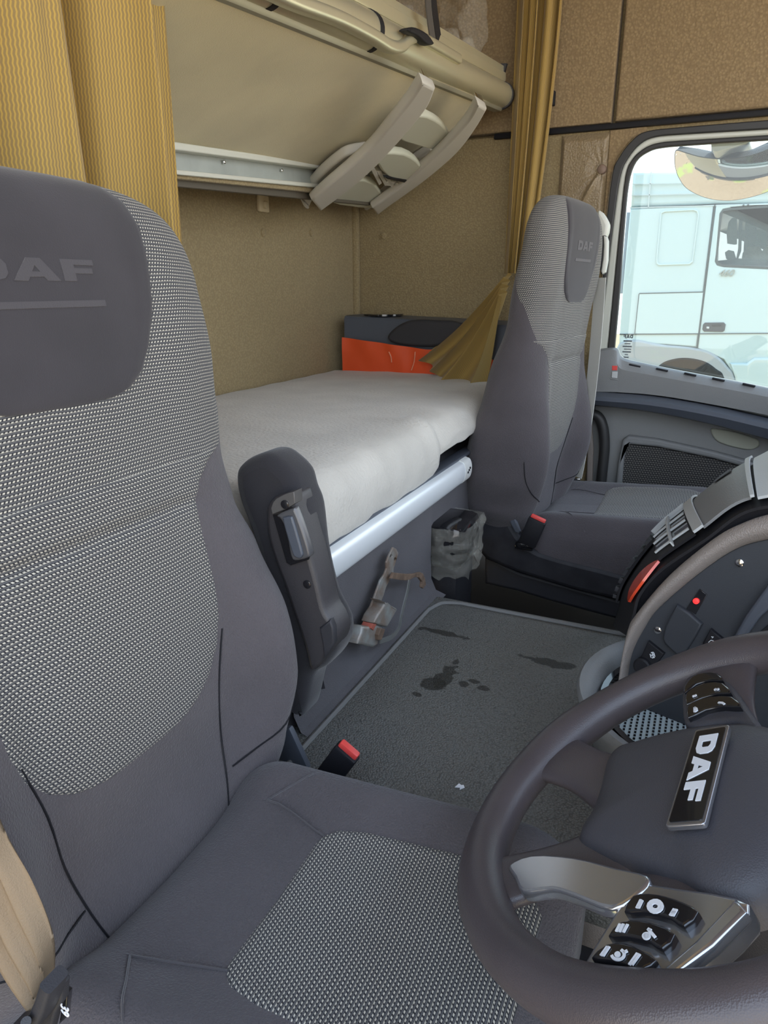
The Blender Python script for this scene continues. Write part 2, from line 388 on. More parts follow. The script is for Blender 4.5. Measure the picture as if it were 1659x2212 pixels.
# passenger side: fabric with the door opening cut out
door_out = [(1290, 760), (1298, 640), (1308, 500), (1322, 378), (1338, 338), (1366, 302), (1398, 283), (1477, 274), (1659, 259)]
P2 = lambda l: [(PY(p, YW).x, PY(p, YW).z) for p in l]
pane = P2(cm2(door_out, 4, False)); pane[0] = (pane[0][0], .50)
xr_ = 1.0
opening = [(-.345, -.25), (-.335, .30)] + pane + [(xr_, pane[-1][1]-.02), (xr_, -.25)]
ZS = 1.132
def inY(loops, y, thick, bev=0):
    return plate2(loops, (V((0, y, 0)), V((1, 0, 0)), V((0, 0, 1)), V((0, -1, 0))), thick, bev)
lower = [(-1.25, -.25), (-1.25, ZS)] + [(1.02, ZS), (1.02, opening[-2][1])] + [p for p in opening[::-1][1:]]
S('wall_passenger', inY([lower], YW, .05), 'wall', sharp=20)
sx = PY((1325, 262), YW).x
S('trim_2', inY([[(-1.25, ZS+.012), (sx-.006, ZS+.012), (sx-.006, 2.02), (-1.25, 2.02)]], YW-.008, .05, .006), 'wall2')
S('trim_3', inY([[(sx+.006, ZS+.014), (1.02, ZS+.014), (1.02, 2.02), (sx+.006, 2.02)]], YW-.008, .05, .006), 'wall2')
S('trim_4', box(((-.717+1.0)/2, YW-.006, ZS+.001), (1.72, .016, .016), .003), 'black')
S('wall_front', box((1.02, 1.2, .05), (.06, 2.5, .9)), 'black', smooth=False)
# raised vinyl overlay near the door frame
o = PY
ov = [(1398, 281), (1396, 273), (1318, 281), (1312, 360), (1303, 470), (1296, 560), (1303, 560), (1310, 462), (1320, 378), (1336, 336), (1364, 300)]
S('trim_5', pplate([ov], (0, -1, 0), -(YW-.006), .012, .003), 'wall2')
# --- floor: tunnel top, wells and their sides
S('floor', box((.20, 1.04, -.03), (1.5, .70, .06), .012), 'floor')
S('floor_2', box((-.1, .32, -.30), (2.4, .9, .06)), 'floor', smooth=False)
S('floor_3', box((-.1, 1.95, -.30), (2.4, 1.1, .06)), 'black', smooth=False)
S('trim_6', box((.20, .712, -.15), (1.5, .03, .25), .01), 'taupe')
S('trim_7', box((.20, 1.372, -.15), (1.5, .03, .25), .01), 'black')
mb = MB()
groove = [V((-.494, .55, .002)), V((-.494, 1.30, .002)), V((-.478, 1.345, .002)), V((-.44, 1.362, .002)), V((.30, 1.362, .002))]
g2 = groove[:1]+catmull(groove[1:4], 5)+groove[4:]
mb.add(*sweep(g2, circ(.0045, 8))); mb.build('trim_8', mat('mat_edge_piping', (.17, .17, .165), .6), kind='structure')
for j in range(3):
    S('trim_9', box((.13, 1.42+j*.028, -.10), (1.1, .004, .004)), 'grey', smooth=False)
# --- bunk base
S('trim_10', loft([[V((-.530-.0*1, y, .262)), V((-.530, y, .20)), V((-.530, y, .08)), V((-.527, y, .03)), V((-.515, y, .004)), V((-.49, y, -.004))] for y in [.80+.1*i for i in range(6)]+[1.405]]), 'base')
S('trim_11', box((-.86, 1.59, .13), (.64, 1.58, .26)), 'base', smooth=False)
S('trim_12', box((-.95, .31, .13), (.46, .96, .26)), 'base', smooth=False)

# ------------------------------------------------------------------ passenger door
door = mk('door_1', *inY([[(-.335, -.22), (-.345, .455), (-.2, .43), (.17, .375), (1.0, .20), (1.0, -.22)]], YW-.004, .045, .006)[:2], 'doorgrey', kind='structure')
nY = (0, -1, 0)
def dp(name, px, y, th, mt, bev=.003, sm=0, holes=(), parent=None, **k):
    return mk(name, *pplate([px, *holes], nY, -y, th, bev, sm)[:2], mt, parent or door, **k)
# upper trim with rounded profile
topc = [(1286, 756), (1330, 752), (1338, 768), (1358, 780), (1478, 804), (1659, 838), (1760, 862)]
rows = []
for (tx, ty), (bx, by) in zip(cm2([(1284, 757), (1330, 753), (1345, 774), (1400, 788), (1478, 804), (1659, 838), (1900, 890)], 5, False), cm2([(1284, 846), (1330, 847), (1345, 848), (1400, 852), (1478, 863), (1659, 897), (1900, 950)], 5, False)):
    a = PY((tx, ty), YW-.03); b = PY((bx, by), YW-.05)
    rows.append([a+V((0, .03, 0)), a+V((0, .004, .002)), a+V((0, -.012, -.004)), a*.7+b*.3+V((0, -.022, 0)), a*.35+b*.65+V((0, -.012, 0)), b, b+V((0, .04, -.004))])
mk('door_top_trim', *loft(rows), 'doorgrey', door)
for cxp in ((1371, 790), (1430, 799), (1491, 809), (1552, 820), (1618, 832)):
    p = PY(cxp, YW-.047); mk('demister_slot', *box(p+V((.0, .003, .0)), (.036, .008, .006), .002, (V((.985, 0, -.17)), V((0, 1, 0)), V((.17, 0, .985)))), 'black', door)
ledge = []
for i, (tx, ty) in enumerate(cm2([(1286, 846), (1409, 856), (1540, 878), (1659, 905), (1900, 960)], 4, False)):
    a = PY((tx, ty), YW-.05); h = .045+.02*(i/16)
    ledge.append([a+V((0, .04, 0)), a+V((0, -.01, .0)), a+V((0, -.05, -.008)), a+V((0, -.058, -.02)), a+V((0, -.045, -h+.01)), a+V((0, .0, -h)), a+V((0, .045, -h))])
mk('armrest_ledge', *loft(ledge), 'doorblue', door)
Q = z(1200, 950, 3.614)
rim = [(1328, 1060), (1334, 1000), (1345, 950), (1358, 941), (1420, 949), (1540, 975), (1659, 1008), (1720, 1030), (1720, 1080)]
hole = [(1342, 1060), (1347, 1000), (1352, 966), (1362, 960), (1420, 966), (1540, 991), (1659, 1024), (1705, 1040), (1705, 1080)]
dp('pocket_rim', rim+hole[::-1], YW-.028, .03, 'doorgrey', .008)
c_ = pplate([hole[:-1]+[(1705, 1200), (1342, 1200)]], nY, -(YW-.016), .012, .002)
mk('pocket_fabric', *c_[:2], 'weavedoor', door, uv=c_[2])
dp('door_pull', [(1535, 930), (1545, 926), (1590, 934), (1632, 948), (1641, 957), (1636, 967), (1615, 972), (1570, 962), (1545, 950)], YW-.012, .012, mat('pale_green_recess', (.36, .37, .30), .4), .004, 3)
lk = mk('door_lock_switch', *pplate([[(1319, 786), (1337, 786), (1340, 790), (1338, 818), (1334, 822), (1319, 821), (1316, 817), (1317, 789)]], nY, -(YW-.055), .008, .002)[:2], 'doorgrey', door)
mk('switch_mark', *pplate([[(1322, 790), (1334, 790), (1333, 800), (1322, 800)]], nY, -(YW-.058), .004, .001)[:2], 'red', lk, label='red lock marking')
mk('switch_rocker', *pplate([[(1322, 803), (1334, 803), (1333, 817), (1321, 816)]], nY, -(YW-.058), .004, .001)[:2], 'lgrey', lk)
# window frame: seal, painted frame, inner seal, glass
def follow(name, outer, inner, y, th, mt, bev=.003, par=None):
    o1 = cm2(outer, 4, False); i1 = cm2(inner, 4, False)
    return mk(name, *pplate([o1+i1[::-1]], nY, -y, th, bev)[:2], mt, par or door, sharp=50)
ext = [(1900, 236)]
A0 = [(1280, 900), (1286, 760), (1298, 640), (1308, 500), (1322, 378), (1338, 338), (1366, 302), (1398, 283), (1477, 274), (1659, 259), (1900, 240)]
A1 = [(1284, 900), (1288, 760), (1305, 640), (1322, 500), (1339, 382), (1357, 340), (1383, 310), (1416, 295), (1480, 289), (1659, 278), (1900, 262)]
A2 = [(1312, 760), (1324, 640), (1338, 500), (1351, 382), (1367, 343), (1394, 319), (1426, 308), (1485, 303), (1659, 292), (1900, 277)]
A3 = [(1327, 760), (1338, 640), (1348, 500), (1358, 396), (1374, 348), (1402, 326), (1432, 318), (1490, 313), (1659, 302), (1900, 288)]
follow('outer_seal', A0, A1, YW-.020, .02, 'seal')
follow('window_frame', A1[1:], A2, YW-.012, .03, 'frame', .006)
follow('inner_seal', A2, A3, YW-.016, .02, 'seal')
pg = mk('window_1', *pplate([cm2(A3, 4, False)+[(1900, 900), (1327, 790)]], nY, -(YW+.012), .004)[:2], 'glass', kind='structure', smooth=False)
# small printed mark on the lower corner of the pane, mirrored as seen from inside
dk = mat('window_print', (.08, .09, .1), .7)
p0 = PY((1357, 727), YW+.004)
fr = (p0, V((-1, 0, -.03)), V((0, 0, 1)), V((0, -1, 0)))
mb = daf(fr, .011, .9, .0005)
for r, (w, dx) in enumerate(((.026, 0), (.018, 0), (.028, 0), (.022, .002), (.026, 0), (.01, 0), (.016, 0))):
    mb.add(*box(p0+V((dx, 0, -.014-.0085*r)), (w, .0005, .0028 if r % 2 else .004)))
mb.build('window_print', dk, pg, smooth=False)
# thick door seal tube at the rear edge below the window
mk('door_seal', *sweep(catmull([PY(p, YW-.03) for p in ((1270, 893), (1292, 900), (1303, 925), (1306, 965), (1302, 1010), (1297, 1060), (1292, 1120))], 5), circ(.017, 12), up=(0, -1, 0))[:2], 'seal', door)
mk('sill_strip', *sweep([PY(p, YW-.02) for p in ((1272, 905), (1276, 970), (1272, 1090))], rrect(.02, .02, .005), up=(0, -1, 0))[:2], 'taupe', door)

# fasteners and hook on the fabric
for i, (px, lab) in enumerate((((568, 503), 'round brown plastic stud on rear wall, the left one near the driver seat'), ((672, 503), 'round brown plastic stud on rear wall, between the left stud and the corner'))):
    p = PX(px, XR); c = sweep([p, p+V((.004, 0, 0)), p+V((.006, 0, 0))], circ(.012, 16), scales=[1, .9, .5])
    mk('panel_stud', *c[:2], 'wall', label=lab, cat='stud', group='round studs in the wall fabric')
p = PY((828, 510), YW); mk('panel_stud', *sweep([p, p+V((0, -.004, 0)), p+V((0, -.006, 0))], circ(.012, 16), scales=[1, .9, .5])[:2], 'wall', label='round brown plastic stud on the passenger side wall just right of the corner', cat='stud', group='round studs in the wall fabric')
p = PX((568, 440), XR+.006); rt = root('wall_hook', 'small beige plastic hook plate on the rear wall below the bunk tray', 'hook', p)
mk('hook_plate', *box(p, (.012, .05, .045), .005), mat('beige_plastic', (.66, .57, .38), .5), rt); mk('hook', *box(p+V((.01, 0, -.004)), (.01, .018, .02), .004), mat('beige_plastic2', (.60, .52, .34), .5), rt)
# pulled upholstery button with radiating creases and a loose wrinkled vinyl patch
bpt = PY((1300, 366), YW-.012); rt = root('upholstery_button', 'round brown upholstery button pulling creases into the vinyl beside the door window', 'button', bpt)
mk('button_cap', *sweep([bpt+V((0, .01, 0)), bpt, bpt+V((0, -.005, 0)), bpt+V((0, -.008, 0))], circ(.014, 20), scales=[1, 1, .85, .4])[:2], mat('brown_button', (.22, .15, .11), .6), rt)
W0, W1 = PY((1214, 300), YW).x, PY((1318, 300), YW).x; Z0, Z1 = .75, ZS-.012
nx, nz = 50, 70; vs = []; fs = []
for j in range(nz+1):
    for i in range(nx+1):
        x = W0+(W1-W0)*i/nx; zz = Z0+(Z1-Z0)*j/nz
        dx, dz = x-bpt.x, zz-bpt.z; r = math.hypot(dx, dz); an = math.atan2(dz, dx)
        h = .005+.006*mnoise.noise(V((x*9, zz*9, 1)))+.010*min(1, r/.05)
        h += .005*math.sin(an*17)*math.exp(-r/.028) if dx < .02 else 0
        t = dx*(-.47)+dz*(-.88); s_ = dx*(-.88)+dz*.47
        if t > 0: h += .012*math.exp(-(s_/.006)**2)*math.exp(-((t-.06)/.05)**2)
        e = min(i, nx-i, j, nz-j)/4; h *= min(1, e)
        vs.append(V((x, YW-.001-h, zz)))
for j in range(nz):
    for i in range(nx): a = j*(nx+1)+i; fs.append((a, a+1, a+nx+2, a+nx+1))
wm = wallfab('wrinkled_vinyl', (.35, .265, .15), (.17, .12, .065), 170, .5); wm.node_tree.nodes['Principled BSDF'].inputs['Roughness'].default_value = .38
mk('vinyl_panel', vs, fs, wm, rt, sharp=0)
# curtain track clip
mk('track_clip', *box(PY((1196, 213), YW-.012), (.01, .02, .04), .003), 'black', label='small black clip on the side wall right of the far curtain', cat='clip')

# ------------------------------------------------------------------ upper bunk
A = PX((1061, 236), -.685); B = PX((464, 0), -.685); rd = (A-B).normalized(); A = A+rd*((2.3-A.y)/rd.y)
Bn = A-rd*2.0
T = PY((905, 349), 2.3)
un = rd.cross(T-A).normalized()
if un.z > 0: un = -un       # faces down to the room
bunk = root('upper_bunk', 'raised upper bunk with felt underside and champagne aluminium front rail', 'bunk bed', (A+B)/2)
uc = un.dot(A)
def onU(p, off=0): return on(p[0], p[1], un, uc+off)
sd = un.cross(rd).normalized()
if sd.x > 0: sd = -sd       # towards the rear wall
dpt = (T-A).dot(sd)
mk('bunk_panel', *pplate([[(1062, 214), (1045, 228), (975, 292), (905, 349), (862, 386), (700, 361), (380, 311), (330, 303), (250, -80)]], un, uc, .02, .003)[:2], 'bunkpanel', bunk)
# rail profile: a along (x forward), b along up
zu = rd.cross(V((-1, 0, 0))).normalized();  zu = zu if zu.z > 0 else -zu
def railprof(pts): return [(a, b) for a, b in pts]
def sweepR(pts, t0, t1, base=V((0, 0, 0))):
    p0 = A-rd*t0+base; p1 = A-rd*t1+base; X_ = V((1, 0, 0)); k = len(pts)
    vs = [q+X_*a+zu*b for q in (p0, p1) for a, b in pts]
    return vs, [(i, (i+1) % k, k+(i+1) % k, k+i) for i in range(k)]+[tuple(range(k))[::-1], tuple(range(k, 2*k))]
mk('lower_lip', *sweepR([(-.012, .000), (.012, .000), (.016, .006), (.016, .014), (-.012, .014)], 0, 1.42), mat('dull_aluminium', (.38, .36, .27), .45, .6), bunk)
bulge = [(-.01, .008)]+[(.012+.034*math.sin(math.radians(a)), .042-.034*math.cos(math.radians(a))) for a in range(0, 181, 12)]+[(-.01, .076)]
mk('front_rail', *sweepR(bulge, 0, 1.42), 'alu', bunk)
mk('upper_rail', *sweepR([(-.01, .076), (.022, .076), (.024, .080), (.024, .098), (.018, .102), (.018, .116), (.012, .120), (-.01, .120)], 0, 1.42), 'alu', bunk)
capb = [(a*1.07, (b-.055)*1.07+.055) for a, b in bulge[1:-1]]+[(.026, .122), (-.012, .124), (-.012, .004)]
mk('rail_end_cap', *sweepR(capb, -.012, .004), 'grey', bunk)
def tt(px):
    n = V((1, 0, 0)); p = on(px[0], px[1], n, A.x+.03); return (A-p).dot(rd)
for px in ((597, 19), (811, 113)):
    t = tt(px); ring = [(a*1.03+.001, (b-.042)*1.03+.042) for a, b in bulge[1:-1]]+[(.0, .078), (.0, .006)]
    mk('rail_joint', *sweepR(ring, t-.007, t+.007), 'black', bunk)
# handrail tube standing in front of the upper rail
hp = [(480, -62), (560, -30), (640, 6), (730, 40), (800, 76), (838, 99), (862, 101), (880, 86), (900, 80), (930, 95), (987, 128)]
mk('grab_rail', *sweep(catmull([PX(p, A.x+.045) for p in hp], 6), rrect(.026, .022, .008))[:2], 'alu', bunk)
for px in ((893, 98), (975, 133)):
    p = PX(px, A.x+.028); mk('rail_bracket', *box(p, (.035, .02, .014), .003), 'grey', bunk)
hk = [(883, 60), (900, 59), (925, 73), (938, 92), (934, 97), (922, 94), (905, 78), (884, 68)]
mk('strap_clasp', *pplate([hk], (1, 0, 0), A.x+.07, .02, .004, 3)[:2], 'black', bunk)
# straps going up
def ribbon(pts, w, th=.0015, up=(1, 0, 0)): return sweep(catmull(pts, 5), rrect(th, w, th/3, 1) if 0 else [(-w/2, -th), (w/2, -th), (w/2, th), (-w/2, th)], up=up)
st = root('bunk_strap', 'dark webbing strap hanging from the roof to the upper bunk rail', 'strap', PX((930, 95), A.x+.05))
mk('strap', *ribbon([PX((921, -60), A.x+.05), PX((926, 20), A.x+.05), PX((936, 96), A.x+.05)], .030)[:2], 'strap', st)
mk('strap', *ribbon([PX((931, -60), A.x+.03), PX((938, 20), A.x+.03), PX((950, 104), A.x+.02)], .034)[:2], 'black', st)
# tray along the rear wall below the bunk: three metal bands
mb = bunk
E0 = on(380, 311, un, uc); nE = V((1, .0645, 0)); cE = nE.dot(E0)
def band(name, l, x, th, mt, bev=.002, par=mb): return mk(name, *pplate([l], nE, cE+x-XR-.03, th, bev)[:2], mt, par)
ty = lambda x, y0, y1: y0+(y1-y0)*(x-380)/320
def strip(a0, a1, b0, b1, x0=290, x1=800): return [(x0, ty(x0, a0, a1)), (x1, ty(x1, a0, a1)), (x1, ty(x1, b0, b1)), (x0, ty(x0, b0, b1))]
band('rear_lip', strip(306, 354, 324, 366), XR+.045, .05, 'traylip', .004)
band('rear_channel', strip(322, 364, 372, 404), XR+.018, .015, 'tray')
band('rear_lip', strip(366, 398, 377, 407), XR+.04, .04, 'traylip', .003)
band('rear_strip', strip(377, 407, 386, 418), XR+.03, .03, 'wall', .003)
band('rear_strip', strip(386, 418, 403, 434), XR+.014, .014, mat('brown_grey_strip', (.10, .085, .062), .6), .002)
for p in ((483, 350), (608, 368)):
    q = on(*p, nE, cE-.008); mk('rivet', *sweep([q, q+V((.003, 0, 0)), q+V((.004, 0, 0))], circ(.004, 10), scales=[1, 1, .5])[:2], 'chrome', mb)
# wrapped mattress on the upper bunk
base = A+zu*.10+V((-.032, 0, 0))
def crumple(w0, w1, nu, nv, amp, f):
    vs = []; fs = []
    for j in range(nv+1):
        for i in range(nu+1):
            t = i/nu*1.42; a = j/nv*math.pi*.62; r = .085
            p = base-rd*t+V((-.09+r*math.sin(a*1.0)*1.0, 0, 0))+zu*(.0+r*(1-math.cos(a))*1.25)
            p = base-rd*t+V((.0-.09*(1-math.cos(a)), 0, 0))+zu*(.075*math.sin(a))
            n_ = mnoise.noise(p*f)+.6*mnoise.noise(p*f*2.3); vs.append(p+V((n_*amp, 0, n_*amp)))
    for j in range(nv):
        for i in range(nu): a = j*(nu+1)+i; fs.append((a, a+1, a+nu+2, a+nu+1))
    return vs, fs
um = root('upper_mattress', 'beige mattress on the upper bunk wrapped in crumpled clear plastic film', 'mattress', base)
mk('mattress_body', *crumple(0, 1, 60, 12, .004, 9), mat('upper_mattress_cloth', (.33, .28, .19), .9, var=.2), um)
mk('plastic_film', *crumple(0, 1, 160, 26, .020, 13), 'film', um)
# film sheet hanging at the passenger end
vs = []; fs = []
for j in range(25):
    for i in range(31):
        p = V((-.74-.012*i+.10*(i/30)*(j/24), 2.31-.08*math.sin(i*.25)*.6, 1.20+.020*j+.008*i)); n_ = mnoise.noise(p*16)+.6*mnoise.noise(p*37)
        vs.append(p+V((n_*.015, n_*.03, 0)))
for j in range(24):
    for i in range(30): a = j*31+i; fs.append((a, a+1, a+32, a+31))
mk('plastic_film', vs, fs, 'film', um)

# ------------------------------------------------------------------ folding ladder (stowed)
Z2 = z(630, 160, 3.386)
off = .075
lad = root('folding_ladder', 'pale grey plastic folding ladder stowed under the upper bunk', 'ladder', onU((800, 330), off))
l1_, l2_, l3_ = onU((935, 190), .07), onU((1045, 235), .07), PY((815, 460), 2.33)
lun = (l2_-l1_).cross(l3_-l1_).normalized()
if lun.z > 0: lun = -lun
luc = lun.dot(l1_)-off
def up_(name, l, o_, th, mt, sm=0, bev=.006, par=lad): return mk(name, *pplate([Z2(l)], lun, luc+o_, th, bev, sm)[:2], mt, par)
def stile(l, r, o_, th, name='stile'):
    a = cm2(Z2(l), 5, False); b = cm2(Z2(r), 5, False)
    return mk(name, *pplate([a+b[::-1]], lun, luc+o_, th, .007)[:2], 'ladder', lad)
up_('step', [(940, 305), (1060, 340), (1130, 400), (1172, 470), (1195, 520), (1140, 572), (1000, 550), (880, 515), (780, 475), (820, 400)], off-.012, .022, 'ladderstep', 2)
up_('step', [(690, 580), (830, 588), (920, 640), (958, 705), (942, 800), (850, 795), (700, 750), (635, 670), (600, 600)], off+.004, .022, 'ladderstep', 2)
up_('step', [(480, 780), (600, 800), (655, 870), (700, 915), (735, 935), (680, 980), (560, 985), (420, 970), (300, 945), (340, 870)], off-.012, .022, 'ladderstep', 2)
for i in range(6):
    up_('tread_rib', [(575+i*45, 690+i*22), (610+i*45, 690+i*22), (660+i*45, 800+i*8), (640+i*45, 815+i*8)] if i < 3 else [(700+(i-3)*70, 790+(i-3)*8), (760+(i-3)*70, 790+(i-3)*8), (740+(i-3)*70, 820+(i-3)*6), (680+(i-3)*70, 818+(i-3)*6)], off-.004, .012, 'ladder', 0, .002)
up_('tread_grip', [(672, 750), (940, 795), (935, 808), (850, 800), (700, 768)], off+.007, .006, 'black', 0, .001)
# folded second section behind
stile([(75, 920), (160, 810), (280, 690), (420, 590), (570, 555)], [(130, 978), (175, 900), (300, 790), (470, 660), (600, 600)], off-.030, .025, 'folded_stile')
up_('folded_stile', [(1060, 568), (1020, 565), (900, 640), (680, 880), (540, 1000), (575, 1020), (700, 930), (860, 770), (980, 660)], off-.040, .025, 'ladder', 0)
up_('foot', [(75, 920), (130, 978), (110, 985), (85, 960)], off-.026, .03, 'ladder', 2, .002)
stile([(958, 60), (870, 200), (740, 362), (600, 530), (440, 680), (280, 815), (150, 932)], [(1056, 112), (1000, 240), (870, 405), (705, 590), (560, 735), (400, 868), (212, 1008)], off+.012, .024)
stile([(1362, 215), (1305, 330), (1215, 440), (1100, 560), (960, 690), (800, 830), (592, 985)], [(1432, 262), (1350, 400), (1215, 575), (1010, 755), (820, 895), (720, 965), (628, 1036)], off+.012, .024)
for l in ([(985, 62), (1030, 85), (1020, 105), (975, 80)], [(1370, 215), (1420, 240), (1410, 258), (1362, 235)]):
    up_('hinge', l, off, .03, 'chrome', 0, .002)

# ------------------------------------------------------------------ curtains
def curtain(x, y0, y1, z0, z1, folds, amp, seedv, slack=1.0, edge=None, nz=40, tilt=0):
    nu = 260; vs = []; fs = []; uv = []; rnd = random.Random(seedv)
    ph = [rnd.uniform(0, 6.28) for _ in range(4)]; L_ = 0; last = None
    ul = []
    for j in range(nz+1):
        s = 0; last = None
        for i in range(nu+1):
            t = i/nu; zz = z1+(z0-z1)*j/nz; w = folds*6.283*t
            a = amp*(1+.3*math.sin(ph[3]+t*9))
            dx = a*math.sin(w+ph[0]+.5*math.sin(j/nz*2.2+ph[1]))+a*.35*math.sin(2.3*w+ph[2]+j/nz*1.3)
            dy = a*.45*math.sin(2*(w+ph[0]))
            yl, yr = (y0, y1) if not edge else edge(j/nz)
            p = V((x+dx+tilt*j/nz, yl+(yr-yl)*t+dy*.4, zz))
            if last is not None: s += (V((p.x, p.y, 0))-V((last.x, last.y, 0))).length
            last = p; vs.append(p); uv.append((s*slack, zz))
    for j in range(nz):
        for i in range(nu): a = j*(nu+1)+i; fs.append((a, a+1, a+nu+2, a+nu+1))
    return vs, fs, uv
e1 = lambda s: (.18, PX((360+34*max(0, min(1, (1.55*s-.1))), 250), -.60).y)
c = curtain(-.705, .18, .86, .66, 1.95, 5.6, .026, 7, edge=lambda s: (.10, PX((366, 0), -.705).y+.012*s))
o1 = mk('curtain', c[0], c[1], 'curtain', uv=c[2], label='amber patterned curtain hanging behind the driver seat', cat='curtain', group='amber bunk curtains', sharp=0)
ya, yb = 2.20, 2.34
def e2(s):   # far curtain is gathered, px 1120..1215 on top to 1095..1150 below
    return None
vs = []; fs = []; uv = []; nu = 150; nz_ = 60
zt, zb = 1.95, .72
for j in range(nz_+1):
    zz = zt+(zb-zt)*j/nz_; s = 0; last = None
    k = (1.47-zz)/(1.47-.763); k = max(-.6, min(1.05, k))
    xl = -.642+.0*k; xr = -.514-.050*max(0, k)**1.5
    for i in range(nu+1):
        t = i/nu; x = xl+(xr-xl)*t; a = .022
        w = 6.283*3.2*t
        p = V((x+.008*math.sin(2*w+zz*2), 2.315+a*math.sin(w+.5+zz*1.2)+.4*a*math.sin(2.7*w+1+zz*2.1), zz))
        if last is not None: s += math.hypot(p.x-last.x, p.y-last.y)
        last = p; vs.append(p); uv.append((s, zz))
for j in range(nz_):
    for i in range(nu): a = j*(nu+1)+i; fs.append((a, a+1, a+nu+2, a+nu+1))
cr = root('curtain', 'amber patterned curtain bunched against the passenger side wall', 'curtain', (-.6, 2.31, .45), 'amber bunk curtains')
mk('curtain_drop', vs, fs, 'curtain', cr, uv=uv, sharp=0)
# tail of that curtain pulled rearwards over the corner shelf
vs = []; fs = []; uv = []; nu = 90; nv = 30
topA, topB = PY((1098, 590), 2.22), PY((1085, 640), 2.14)
botA, botM, botB = PY((918, 762), 2.16), PY((935, 812), 2.10), PY((1046, 838), 2.08)
bot = catmull([botA, PY((915, 782), 2.14), PY((938, 800), 2.12), PY((946, 826), 2.10), PY((1000, 830), 2.08), botB], 10)
for j in range(nv+1):
    v = j/nv
    for i in range(nu+1):
        t = i/nu; b_ = bot[min(len(bot)-1, int(t*(len(bot)-1)))]; f_ = t*(len(bot)-1)-int(t*(len(bot)-1))
        if int(t*(len(bot)-1))+1 < len(bot): b_ = b_.lerp(bot[int(t*(len(bot)-1))+1], f_)
        a_ = topA.lerp(topB, t); p = a_.lerp(b_, v); p.z -= .02*math.sin(v*3.14)
        p.y += .030*math.sin(t*25+v*1.5)*(.35+.65*v); p.x += .01*math.sin(t*25)
        vs.append(p); uv.append((t*.55, v*.3))
for j in range(nv):
    for i in range(nu): a = j*(nu+1)+i; fs.append((a, a+1, a+nu+2, a+nu+1))
mk('curtain_tail', vs, fs, 'curtain', cr, uv=uv, sharp=0)

# ------------------------------------------------------------------ lower bunk
# mattress with soft front, sagging front edge and a fold
vs = []; fs = []; nxp = 26; nyp = 120; y0, y1 = -.12, 2.20
prof = [(-1.205, .27), (-1.208, .38), (-1.19, .398), (-1.0, .402), (-.8, .402), (-.62, .400), (-.57, .396), (-.545, .385), (-.528, .36), (-.522, .33), (-.522, .30), (-.528, .277), (-.56, .268)]
pr = catmull([V((a, 0, b)) for a, b in prof], 3)
for j in range(nyp+1):
    y = y0+(y1-y0)*j/nyp
    for p in pr:
        q = V((p.x, y, p.z)); f_ = max(0, min(1, (q.x+.62)/.08))
        k = 1/(1+math.exp(-(y-1.42)/.012))      # fold: beyond it the front is pulled up
        if p.z < .36 and q.x > -.6: q.z += k*(.36-p.z)*.55
        q.z += .004*mnoise.noise(q*9)+f_*.006*mnoise.noise(V((0, y*14, 0)))
        if f_ > 0:
            q.x += f_*(.010*math.exp(-((y-1.40)/.02)**2)-.014*math.exp(-((y-1.425)/.012)**2)+.004*mnoise.noise(V((p.z*30, y*26, 3))))
        q.z += .010*math.exp(-((y-1.40)/.03)**2)*math.exp(-((q.x+.57)/.05)**2)
        q.x -= .17*max(0, min(1, (.83-y)/.04))*max(0, min(1, (q.x+1.1)/.3))
        vs.append(q)
n_ = len(pr)
for j in range(nyp):
    for i in range(n_-1): a = j*n_+i; fs.append((a, a+1, a+n_+1, a+n_))
for b0 in (0, nyp*n_): fs.append(tuple(b0+i for i in range(n_)))
mk('lower_mattress', vs, fs, 'matt', label='cream quilted mattress on the lower bunk behind the seats', cat='mattress', sharp=60)
bk = root('bunk_rail', 'silver aluminium edge rail along the front of the lower bunk', 'rail', (-.53, 1.0, .2))
yE = PX((1015, 1022), -.515).y
k_ = [(-.02, -.026), (0, -.028), (.010, -.020), (.014, 0), (.011, .019), (.002, .027), (-.02, .026)]
zr = .68-.435-.002
p0 = V((-.526, .78, zr)); p1 = V((-.526, yE-.05, zr))
def railY(pts, ya, yb): 
    k = len(pts); vs = [V((-.526+a, y, zr+b)) for y in (ya, yb) for a, b in pts]
    return vs, [(i, (i+1) % k, k+(i+1) % k, k+i) for i in range(k)]+[tuple(range(k))[::-1], tuple(range(k, 2*k))]
kk = cm2(k_, 4)
mk('rail_profile', *railY(kk, .79, yE-.045), 'silver', bk)
mk('rail_end', *railY([(a*1.04, b*1.04) for a, b in kk], yE-.045, yE+.005), mat('pale_end_cap', (.72, .73, .70), .5), bk)
for i in range(3): mk('end_screw', *box((-.511, yE-.012-.008*i, zr+.006-.004*i), (.004, .005, .005), .001), 'black', bk)
mk('under_rail', *box((-.545, 1.3, zr+.031), (.03, 1.02, .010), .003), 'doorblue', bk)
mk('far_slat', *sweep([PX((925, 1040), -.545), PX((1032, 975), -.545)], rrect(.012, .012, .003), up=(1, 0, 0))[:2], 'grey', bk)

